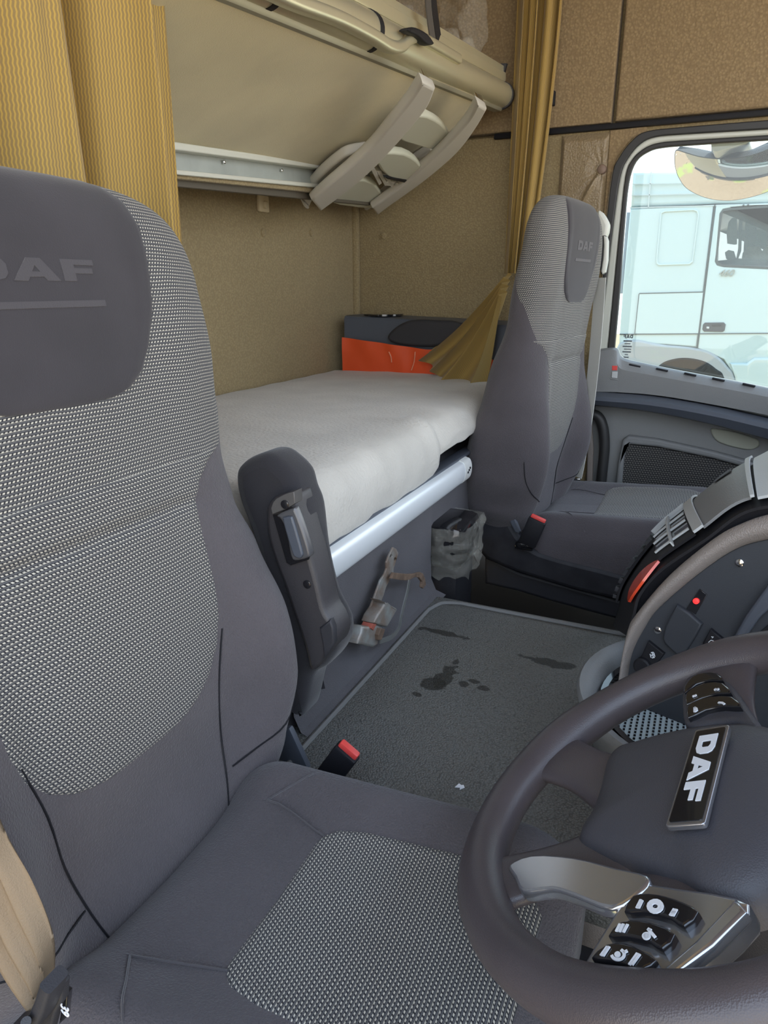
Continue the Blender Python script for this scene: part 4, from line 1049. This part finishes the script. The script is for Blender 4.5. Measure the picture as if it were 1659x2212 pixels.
# reading direction runs towards the driver's right (-wl); up is wu
fb = (Wp(bcx, bcy, .0185), -wl, wu, wn)
fb = (fb[0], -wl, wl.cross(wn)*(1 if (wl.cross(wn)).dot(wu) > 0 else -1), wn)
badge = mk('badge', *plate2([rrect(.122, .031, .003)], fb, .005, .001)[:2], mat('badge_bezel', (.35, .35, .37), .2, .8), sw)
fb2 = (fb[0]+wn*.0006, fb[1], fb[2], fb[3])
mk('badge_face', *plate2([rrect(.114, .026, .002)], fb2, .003)[:2], 'gloss', badge, smooth=False)
fb3 = (fb[0]+wn*.0012, fb[1], fb[2], fb[3])
daf((fb3[0]+wl*.006, fb[1], fb[2], fb[3]), .0165, 1.72, .001).build('badge_letters', 'white', badge, smooth=False)
# glossy satin inlays on lower right spoke and pod
def wplate(name, px, off, th, mt, bev=.0015, sm=0, par=sw, **k):
    l = [won(p, off) for p in px]; l = cm2(l, sm) if sm else l
    return mk(name, *plate2([l], WF(off), th, bev)[:2], mt, par, **k)
ins_ = wplate('satin_inlay', [(1098, 1868), (1150, 1845), (1240, 1850), (1330, 1872), (1400, 1890), (1385, 1925), (1320, 1962), (1240, 1935), (1190, 1920), (1128, 1925), (1110, 1895)], .004, .012, 'glossgrey', .003, 3)
wplate('pod_trim', [(1370, 1905), (1470, 1915), (1590, 1935), (1615, 1968), (1530, 2050), (1440, 2118), (1380, 2125), (1262, 2098), (1255, 2085), (1300, 2010), (1345, 1940)], .002, .02, 'glossgrey', .004, 2)
wplate('pod_edge', [(1588, 1937), (1612, 1967), (1540, 2040), (1442, 2116), (1400, 2117), (1500, 2030)], .006, .01, 'glossgrey', .003)
Zw = z(1240, 1880, 5.53)
bts = [([(700, 290), (900, 265), (1100, 300), (1300, 370), (1480, 480), (1310, 660), (1150, 570), (950, 510), (790, 480), (590, 480)]),
       ([(560, 600), (800, 590), (1000, 640), (1200, 750), (1050, 930), (900, 850), (720, 800), (560, 770), (400, 770)]),
       ([(390, 870), (600, 860), (800, 940), (980, 1060), (800, 1180), (600, 1110), (400, 1060), (200, 1030)])]
def gl(mb, px, off, r=1.0, w=8):
    """small white glyph strokes: list of polylines in zoom pixels"""
    for pl in px:
        P = [on(*Zw([p])[0], wn, wn.dot(wc)+off) for p in pl]
        mb.add(*sweep(P, [(-w*.00003, -.0004), (w*.00003, -.0004), (w*.00003, .0004), (-w*.00003, .0004)], up=wn)[:2])
def arc(cx, cy, rx, ry, a0, a1, n=14): return [(cx+rx*math.cos(math.radians(a0+(a1-a0)*i/n)), cy+ry*math.sin(math.radians(a0+(a1-a0)*i/n))) for i in range(n+1)]
gls = [[[(750, 450), (800, 350)], [(770, 452), (815, 360)], arc(970, 430, 85, 72, 0, 360), arc(970, 430, 50, 42, 0, 360), [(1150, 540), (1200, 460)], [(1180, 545), (1225, 465)], [(1165, 500), (1215, 510)]],
       [[(505, 730), (550, 640)], [(545, 735), (590, 640)], [(590, 740), (640, 645)], arc(865, 785, 35, 30, 0, 360), arc(865, 785, 18, 15, 0, 360), [(890, 710), (935, 760), (970, 800)], [(880, 700), (920, 720)]],
       [[(320, 1020), (400, 910)], [(345, 1025), (420, 910)], arc(525, 1005, 75, 62, -60, 170), arc(520, 1005, 20, 18, 0, 360), [(590, 985), (640, 960)], [(660, 1130), (760, 990)], [(690, 1130), (785, 1000)]]]
for b_, g in zip(bts, gls):
    k = wplate('spoke_button', Zw(b_), .008, .012, 'gloss', .002, 2)
    mb = MB(); gl(mb, g, .0088, w=22 if 0 else 34); mb.build('button_symbol', 'white', k, smooth=False)
# left pod (upper in the picture)
Zp = z(1340, 1180, 5.2)
wplate('pod_trim', Zp([(690, 1560), (780, 1440), (900, 1385), (1100, 1385), (1150, 1420), (1330, 1640), (1450, 1820), (1560, 1976), (1500, 2050), (1300, 1960), (1000, 1980), (760, 2010), (690, 1900)]), .000, .022, 'pad', .005, 2)
for l, gs in (([(710, 1580), (800, 1460), (940, 1410), (1090, 1415), (1150, 1500), (1000, 1500), (850, 1540), (720, 1640)], []),
              ([(730, 1650), (860, 1560), (1000, 1520), (1160, 1530), (1240, 1640), (1080, 1650), (900, 1700), (740, 1770)], [[(810, 1690), (858, 1668)], [(812, 1682), (855, 1678)], [(1055, 1612), (1108, 1602)], [(1058, 1604), (1105, 1612)]]),
              ([(745, 1790), (880, 1715), (1020, 1680), (1260, 1680), (1350, 1795), (1150, 1790), (950, 1830), (755, 1920)], [[(830, 1810), (855, 1822), (860, 1845), (835, 1860)], [(835, 1810), (835, 1860)], [(1100, 1755), (1145, 1758), (1170, 1775)]])):
    k = wplate('spoke_button', Zp(l), .006, .012, 'gloss', .002, 2)
    if gs:
        mb = MB()
        for pl in gs: mb.add(*sweep([on(*Zp([p])[0], wn, wn.dot(wc)+.0068) for p in pl], [(-.0011, -.0004), (.0011, -.0004), (.0011, .0004), (-.0011, .0004)], up=wn)[:2])
        mb.build('button_symbol', 'white', k, smooth=False)
mk('steering_column', *sweep([wc-wn*.03+wu*.0, wc-wn*.10, wc-wn*.45], circ(.06, 20), up=(0, 1, 0), scales=[.9, 1.1, 1.3])[:2], 'black', sw)

# ------------------------------------------------------------------ dashboard console
dash = root('dashboard', 'wraparound dashboard console with taupe bezel, black switch panel and air vents', 'dashboard', (.3, 1.1, 0))
n1_ = V((-.30, -.95, .10)).normalized(); q0 = V((.0, 1.03, .35)); c1_ = n1_.dot(q0)
def dpl(name, l, off, th, mt, bev=.002, sm=0, par=dash, holes=(), **k): return mk(name, *pplate([cm2(l, sm) if sm else l, *holes], n1_, c1_+off, th, bev)[:2], mt, par, **k)
bez_out = [(1338, 1600), (1334, 1540), (1338, 1462), (1355, 1365), (1378, 1322), (1449, 1240), (1543, 1163), (1600, 1132), (1659, 1113), (1760, 1095)]
bez_in = [(1352, 1600), (1346, 1540), (1355, 1456), (1366, 1406), (1391, 1357), (1421, 1315), (1504, 1243), (1587, 1187), (1659, 1165), (1760, 1150)]
bo = cm2(bez_out, 6, False); bi = cm2(bez_in, 6, False)
rows = []
for a, b in zip(bo, bi):
    A_ = on(*a, n1_, c1_); B_ = on(*b, n1_, c1_-.006); r = [A_-n1_*.05]
    for t in (0, .12, .3, .5, .7, .88, 1): r.append(A_.lerp(B_, t)+n1_*(.014*math.sin(t*3.14)))
    r.append(B_-n1_*.02); rows.append(r)
mk('bezel', *loft(rows), 'taupe', dash, sharp=0)
dpl('switch_panel', bi+[(1760, 1700), (1352, 1700)], -.010, .02, 'panelblk', .001)
for p in ((1598, 1216), (1421, 1361)):
    q = on(*p, n1_, c1_-.009); mk('screw', *sweep([q-n1_*.004, q+n1_*.0015, q+n1_*.002], circ(.0055, 14), up=(0, 0, 1), scales=[1, 1, .7])[:2], 'chrome', dash)
Zk = z(1340, 1180, 5.2)
k = dpl('alarm_plate', Zk([(890, 480), (972, 545), (845, 765), (740, 700)]), -.008, .005, 'gloss', .0006)
q = on(*Zk([(850, 617)])[0], n1_, c1_-.006); mk('indicator_light', *sweep([q-n1_*.002, q+n1_*.001, q+n1_*.0016], circ(.0042, 16), up=(0, 0, 1), scales=[1, 1, .6])[:2], mat('red_indicator', (.9, .03, .03), .4, emit=(.75, .02, .02)), k, label='lit red indicator')
dpl('blank_cover', Zk([(470, 1030), (500, 900), (560, 780), (630, 660), (770, 750), (915, 880), (850, 1000), (740, 1180), (640, 1225), (560, 1160), (490, 1090)]), -.002, .012, 'panelblk', .003)
k = dpl('rocker_switch', Zk([(1010, 930), (1150, 1045), (1060, 1180), (920, 1100)]), -.003, .012, 'black', .002)
mb = MB()
def gk(mb, pls, off, w=.0009):
    for pl in pls: mb.add(*sweep([on(*Zk([p])[0], n1_, c1_+off) for p in pl], [(-w/2, -.0003), (w/2, -.0003), (w/2, .0003), (-w/2, .0003)], up=n1_)[:2])
gk(mb, [[(1020, 1055), (1050, 1065), (1055, 1090), (1025, 1115), (998, 1100), (993, 1075), (1020, 1055)], [(1035, 1078), (1015, 1080), (1032, 1098), (1012, 1100)], [(1022, 1015), (1048, 1020), (1030, 1030)]], -.002); mb.build('switch_symbol', 'white', k, smooth=False)
k = dpl('rocker_switch', Zk([(310, 1065), (490, 1210), (400, 1330), (180, 1420), (205, 1300), (270, 1150)]), -.003, .012, 'black', .002)
mb = MB(); gk(mb, [[(335, 1230), (380, 1215)], [(335, 1210), (345, 1250)], [(375, 1195), (388, 1240)], [(358, 1195), (372, 1250)], [(345, 1195), (372, 1190)], [(355, 1255), (385, 1248)]], -.002, .0014); mb.build('switch_symbol', 'white', k, smooth=False)
q = on(*Zk([(255, 1340)])[0], n1_, c1_-.002); mk('cigarette_lighter', *sweep([q-n1_*.01, q+n1_*.006, q+n1_*.008], circ(.013, 20), up=(0, 0, 1), scales=[1, 1, .8])[:2], 'black', dash)
dpl('vent_blade', [(1700, 1235), (1659, 1262), (1610, 1330), (1580, 1382), (1605, 1384), (1640, 1335), (1700, 1280)], .004, .02, 'doorblue', .004)
dpl('dark_recess', [(1700, 1330), (1659, 1350), (1620, 1382), (1700, 1420)], -.008, .004, 'gloss', .0005)
# upper and rear face of the console, lofted between real profile curves
cn = [(1800, 1070), (1680, 1088), (1600, 1108), (1524, 1163), (1427, 1229), (1380, 1283), (1366, 1330), (1352, 1372)]
cf = [(1800, 905), (1680, 975), (1587, 1027), (1507, 1091), (1443, 1152), (1371, 1257), (1352, 1310), (1342, 1350)]
NS = 8
near = catmull([on(*p, n1_, c1_-.004) for p in cn], NS); far = catmull([PY(p, 1.42) for p in cf], NS)
def VS(s, t, off=0):
    i = max(0, min(len(near)-1.001, s*NS)); k = int(i); f = i-k
    a = near[k].lerp(near[k+1], f); b = far[k].lerp(far[k+1], f); da = near[k+1]-near[k]
    n = (b-a).cross(da).normalized()
    if n.x > 0: n = -n
    return a.lerp(b, t)+n*(off+.018*math.sin(max(0, min(1, t))*math.pi))
def vpatch(name, s0, s1, t0, t1, off, mt, par=dash, ns=24, nt=10, rim=.004, tf=None):
    rows = []
    for i in range(-1, ns+2):
        ii = max(0, min(ns, i)); s = s0+(s1-s0)*ii/ns; r = []
        ta, tb = (t0, t1) if tf is None else tf(ii/ns)
        for j in range(-1, nt+2):
            jj = max(0, min(nt, j)); e = (i < 0 or i > ns or j < 0 or j > nt)
            r.append(VS(s, ta+(tb-ta)*jj/nt, off-rim if e else off))
        rows.append(r)
    return mk(name, *loft(rows), mt, par, sharp=45)
vpatch('console_body', 0, 7, 0, 1, 0, 'black', ns=60, nt=14)
# dark lower edge band joining bezel
rows = []
for i in range(0, 7*NS+1):
    a = near[i]; b = on(*(bo[min(len(bo)-1, 0)]), n1_, c1_)
    rows.append([a, a-n1_*.01+V((0, 0, -.02)), a-n1_*.03+V((.03, 0, -.05))])
mk('edge_band', *loft(rows), 'black', dash, sharp=0)
vpatch('top_pad', 0, 1.45, .03, 1, .010, 'lgrey')
vpatch('pale_trim', 1.5, 1.62, .02, 1.0, .016, 'lgrey', ns=4)
vpatch('grey_panel', 1.62, 2.9, .05, .98, .010, 'doorgrey')
vpatch('panel_recess', 1.9, 2.25, .55, .82, .013, 'gloss', ns=6, nt=5, rim=.001)
vpatch('pale_trim', 2.85, 3.1, .02, 1.0, .016, 'lgrey', ns=6)
grl = vpatch('centre_vent', 3.12, 3.98, .06, .98, .008, 'black')
for i in range(2):
    for j in range(6):
        s0 = 3.17+i*.41; s1 = s0+.36; t = .12+j*.145
        vpatch('vent_slat', s0, s1, t, t+.012, .013, 'lgrey', par=grl, ns=8, nt=1, rim=.003)
        vpatch('vent_gap', s0, s1, t+.035, t+.125, .0088, 'gloss', par=grl, ns=4, nt=2, rim=.001)
vpatch('vent_divider', 3.54, 3.57, .06, .98, .017, 'lgrey', par=grl, ns=3, nt=6, rim=.008)
vpatch('vent_frame', 3.12, 4.0, .62, .66, .018, 'lgrey', par=grl, ns=12, nt=2, rim=.01)
k = vpatch('switch_row', 4.02, 5.7, .45, .97, .008, 'black')
for j in range(7): vpatch('ribbed_switch', 4.06+j*.23, 4.2+j*.23, .50, .95, .014, 'grey', par=k, ns=3, nt=5, rim=.006)
vpatch('hazard_lens', 3.95, 5.45, .04, .40, .007, 'lens', tf=lambda f: (0.0+.05*(2*f-1)**2, .14-.08*(2*f-1)**2), ns=14, nt=6)
# round parcel tray at the foot of the console
tc_ = V((.085, 1.0, .0)); R_ = .21
tr = root('parcel_tray', 'round grey storage tray with pale perforated mat at the console foot', 'tray', tc_)
a0 = [math.radians(a) for a in range(60, 301, 6)]
def ringT(r, zz): return [tc_+V((r*math.cos(a), r*math.sin(a), zz)) for a in a0]
mk('tray_wall', *loft([ringT(R_-.035, 0), ringT(R_-.02, .05), ringT(R_-.004, .085), ringT(R_, .10), ringT(R_-.004, .106), ringT(R_-.014, .105), ringT(R_-.03, .085), ringT(R_-.036, .06)]), 'lgrey' if 0 else 'doorgrey', tr, sharp=60)
mk('tray_liner', *loft([ringT(R_-.036, .085), ringT(R_-.045, .085), ringT(R_-.05, .05)]), 'gloss', tr)
mk('tray_mat', *sweep([tc_+V((0, 0, .045)), tc_+V((0, 0, .055))], circ(R_-.05, 48), up=(0, 1, 0))[:2], 'mat_rubber', tr, smooth=False)
mb = MB()
for i in range(22):
    for j in range(40):
        p = V((tc_.x-.155+i*.008, tc_.y-.15+j*.0085+(i % 2)*.004, .0555))
        if (p-tc_).xy.length < R_-.058 and p.x < .06: mb.add(*box(p, (.003, .005, .001)))
mb.build('mat_perforation', 'gloss', tr, smooth=False)['kind'] = 'stuff'
# body of the dashboard beyond
mk('console_core', *box((.50, 1.25, .17), (.66, .42, .34), .03), 'black', dash)
mk('dash_top', *box((.78, 1.15, .40), (.44, 2.3, .10), .03), 'grey', dash)
mk('knee_panel', *box((.80, 1.15, .12), (.30, 2.3, .5), .03), 'black', dash)
mk('instrument_hood', *box((.48, .52, .40), (.20, .46, .12), .04, (V((.9, 0, .43)), V((0, 1, 0)), V((-.43, 0, .9)))), 'black', dash)

# ------------------------------------------------------------------ outside
S('ground', box((0, 6, -1.55), (60, 60, .1)), 'ground', smooth=False)
YT = 6.8
tk = root('white_truck', 'white truck parked alongside, seen through the passenger door window', 'truck', (0, YT+1.2, -1.5))
def tp(name, l, dy, th, mt, bev=.01, sm=0, par=tk, holes=(), **k): return mk(name, *pplate([cm2(l, sm) if sm else l, *holes], nY, -(YT-dy), th, bev)[:2], mt, par, **k)
Zt = z(1280, 280, 3.813)
# cab body as a deep block with the side door laid on
tp('cab_body', [(1338, 1010), (1338, 730), (1352, 600), (1362, 450), (2300, 440), (2400, 800), (2400, 1010)], -.03, 2.4, 'paint', .0, holes=(Zt([(1030, 670), (2200, 620), (2200, 1150), (1030, 1110)]),))
sdp = tp('sleeper_side', Zt([(222, 1680), (250, 1300), (310, 655), (1000, 618), (915, 1330), (860, 1790), (600, 1770), (222, 1760)]), .0, .08, 'paint', .012)
tp('roof_fairing', Zt([(312, 640), (330, 345), (900, 335), (1100, 200), (2600, 90), (2600, 590), (1000, 610)]), -.02, 1.6, 'paint', .03)
for l in ([(330, 452), (1400, 430), (1400, 424), (330, 446)], [(320, 545), (1500, 515), (1500, 507), (320, 538)], [(305, 648), (2600, 590), (2600, 580), (305, 640)], [(455, 640), (480, 345), (488, 345), (463, 640)]):
    tp('body_crease', Zt(l), .004, .012, mat('crease_grey', (.45, .50, .50), .6), 0)
fr_o = Zt([(560, 680), (590, 668), (840, 655), (868, 665), (878, 700), (828, 1090), (800, 1112), (545, 1120), (525, 1105), (523, 1070)])
cx = sum(p[0] for p in fr_o)/len(fr_o); cy = sum(p[1] for p in fr_o)/len(fr_o)
tp('blank_window_rim', fr_o, .012, .02, 'paint', .004, 0, holes=([(cx+(x-cx)*.93, cy+(y-cy)*.95) for x, y in fr_o],))
tp('locker_panel', Zt([(385, 1352), (912, 1340), (875, 1680), (348, 1682)]), .008, .03, 'paint', .004)
for l in ([(385, 1354), (915, 1341), (915, 1333), (385, 1346)], [(222, 1690), (2000, 1678), (2000, 1670), (222, 1682)], [(345, 1682), (380, 1352), (384, 1352), (350, 1682)], [(862, 1800), (1012, 618), (1004, 618), (854, 1800)]):
    tp('panel_gap', Zt(l), .010, .02, 'gap', 0)
win = Zt([(1050, 690), (1075, 655), (1130, 645), (1800, 600), (2300, 590), (2300, 1170), (1445, 1148), (1080, 1130), (1025, 1115), (1010, 1085), (1020, 1020)])
dr = tp('cab_door', Zt([(1016, 618), (2500, 570), (2500, 2050), (1170, 2030), (1080, 1890), (866, 1800)]), .003, .06, 'paint', .008, 0, holes=(win,))
tp('window_seal', [(cx2, cy2) for cx2, cy2 in win], .006, .02, 'gap', 0, 0, tk, holes=([(x+(4 if x < 1600 else 0)*(1 if x < 1560 else 0), y+(5 if y < 500 else -5)) for x, y in win],))
tp('door_window', win, -.02, .01, 'truckglass', 0)
tp('mirror_arm', Zt([(1210, 640), (1240, 640), (1225, 1000), (1190, 1090), (1180, 1080), (1200, 980)]), -.5, .05, 'seal', 0)
tp('mirror', Zt([(1120, 760), (1150, 725), (1190, 725), (1190, 940), (1170, 945), (1110, 935), (1105, 850)]), -.45, .1, 'lgrey', .02)
tp('mirror', Zt([(1090, 1010), (1120, 990), (1165, 1000), (1190, 1080), (1150, 1095), (1100, 1060)]), -.45, .1, 'lgrey', .02)
tp('interior_pillar', Zt([(1265, 640), (1360, 635), (1340, 1000), (1245, 1010)]), -.6, .1, 'seal', 0)
tp('interior_seat', Zt([(1240, 1010), (1290, 960), (1370, 950), (1400, 1000), (1430, 960), (1600, 950), (1600, 1150), (1220, 1140)]), -.4, .2, mat('tan_vinyl', (.45, .35, .22), .5), .02)
tp('interior_dash', Zt([(1030, 1080), (1200, 1060), (1600, 1080), (1600, 1150), (1030, 1130)]), -.3, .2, 'grey', .01)
h_ = tp('door_handle', Zt([(925, 1590), (1080, 1588), (1097, 1605), (1088, 1655), (1070, 1667), (918, 1664), (904, 1645), (910, 1605)]), .015, .03, 'grey', .006)
tp('handle_grip', Zt([(985, 1600), (1065, 1602), (1062, 1622), (985, 1622)]), .02, .01, 'gloss', .002, 0, h_)
tp('lock_cylinder', Zt([(940, 1622), (962, 1624), (960, 1640), (938, 1638)]), .02, .01, 'lgrey', .002, 0, h_)
q = PY(Zt([(1098, 1184)])[0], YT-.012)
mk('model_number', *textmesh('460', (q, V((1, 0, -.0)), V((0, 0, 1)), V((0, -1, 0))), .075, .006, .35), mat('chrome_script', (.35, .36, .33), .3, .7), tk)
for p in ((1243, 624), (1281, 622)):
    q = PY(Zt([p])[0], YT-.005); mk('screw', *sweep([q, q+V((0, -.01, 0))], circ(.008, 10), up=(0, 0, 1))[:2], 'gap', tk)
tp('wheel_arch', cm2(Zt([(215, 1765), (600, 1775), (900, 1810), (1030, 1870), (1110, 1950), (1172, 2040), (1185, 2300), (215, 2300)]), 4), .02, .3, 'arch', .02)
tp('tyre', [(1400+0, 900)]+cm2(Zt([(470, 2050), (560, 1930), (680, 1885), (800, 1880), (930, 1910), (1020, 1970), (1085, 2040), (1100, 2300), (450, 2300)]), 4), .03, .3, 'wheelwell', .02)
tp('sill_moulding', Zt([(1130, 1925), (1270, 1925), (1330, 1880), (2500, 1880), (2500, 2400), (1185, 2400), (1172, 2040)]), .03, .05, 'paint', .02)
tp('rear_panel', Zt([(225, 1350), (280, 680), (310, 680), (250, 1350)]), -.3, .5, mat('grey_side_deflector', (.33, .37, .42), .6), .01)
# kerb mirror above the door window
km = root('kerb_mirror', 'crescent kerb mirror outside the passenger window reflecting gravel and grass', 'mirror', PY((1580, 370), 2.75))
ymr = 2.75
# convex glass: outline in its own plane, bulged
out = Zt([(652, 300), (655, 255), (675, 236), (760, 240), (900, 250), (1100, 248), (1300, 225), (1480, 180), (1700, 120), (1900, 60), (1950, 200), (1800, 380), (1600, 490), (1400, 560), (1200, 600), (1050, 607), (900, 585), (760, 530), (690, 450), (658, 370)])
nm = V((-.10, -.78, -.62)).normalized(); pm = PY((1580, 390), ymr); cmn = nm.dot(pm)
O = [on(x, y, nm, cmn) for x, y in cm2(out, 4)]
cc = sum(O, V((0, 0, 0)))/len(O); R0 = max((p-cc).length for p in O)
def bow(p): return p-nm*.10*((p-cc).length/R0)**2
bm = bmesh.new(); vv = [bm.verts.new(p) for p in O]; f = bm.faces.new(vv); bmesh.ops.triangulate(bm, faces=[f])
for _ in range(4): bmesh.ops.subdivide_edges(bm, edges=[e for e in bm.edges if e.calc_length() > .012], cuts=1); bmesh.ops.triangulate(bm, faces=bm.faces[:])
bm.verts.index_update(); vs = [bow(v.co) for v in bm.verts]; fs = [tuple(v.index for v in f.verts) for f in bm.faces]; bm.free()
mk('mirror_glass', vs, fs, 'mirror', km, sharp=0)
mk('mirror_rim', *sweep([bow(p)-nm*.002 for p in O], circ(.0022, 8), up=nm, closed=True)[:2], 'seal', km)
rows = [[bow(p)-nm*.003 for p in O], [bow(cc.lerp(p, .97))-nm*.03 for p in O], [bow(cc.lerp(p, .7))-nm*.06 for p in O], [cc-nm*.09 for p in O]]
mk('mirror_shell', *loft(rows, True), 'black', km)
mk('mirror_bracket', *sweep([PY((1578, 296), 2.66), PY((1578, 320), 2.78), PY((1590, 345), ymr+.16)], rrect(.11, .06, .015), up=(0, -1, 0))[:2], 'lgrey', km)
mk('bracket_screw', *sweep([PY((1573, 314), 2.70), PY((1573, 314), 2.72)], circ(.005, 10), up=(0, 0, 1))[:2], 'chrome', km)

# ------------------------------------------------------------------ light
w = bpy.data.worlds.new('sky'); SC.world = w; w.use_nodes = True; nt = w.node_tree; bg = nt.nodes['Background']
tc = nt.nodes.new('ShaderNodeTexCoord'); s = nt.nodes.new('ShaderNodeSeparateXYZ'); nt.links.new(tc.outputs['Generated'], s.inputs[0])
mr = nt.nodes.new('ShaderNodeMapRange'); mr.inputs[1].default_value = 0; mr.inputs[2].default_value = .6; nt.links.new(s.outputs[2], mr.inputs[0])
mx = nt.nodes.new('ShaderNodeMix'); mx.data_type = 'RGBA'; nt.links.new(mr.outputs[0], mx.inputs[0])
mx.inputs[6].default_value = (1, 1, .98, 1); mx.inputs[7].default_value = (.60, .76, 1, 1)
nt.links.new(mx.outputs[2], bg.inputs['Color']); bg.inputs['Strength'].default_value = 1.7
sun = bpy.data.lights.new('sun', 'SUN'); sun.energy = 6; sun.angle = .01; sun.color = (1, .95, .86)
so = bpy.data.objects.new('sun', sun); SC.collection.objects.link(so)
so.rotation_euler = V((-.45, -.12, -.86)).to_track_quat('-Z', 'Y').to_euler()
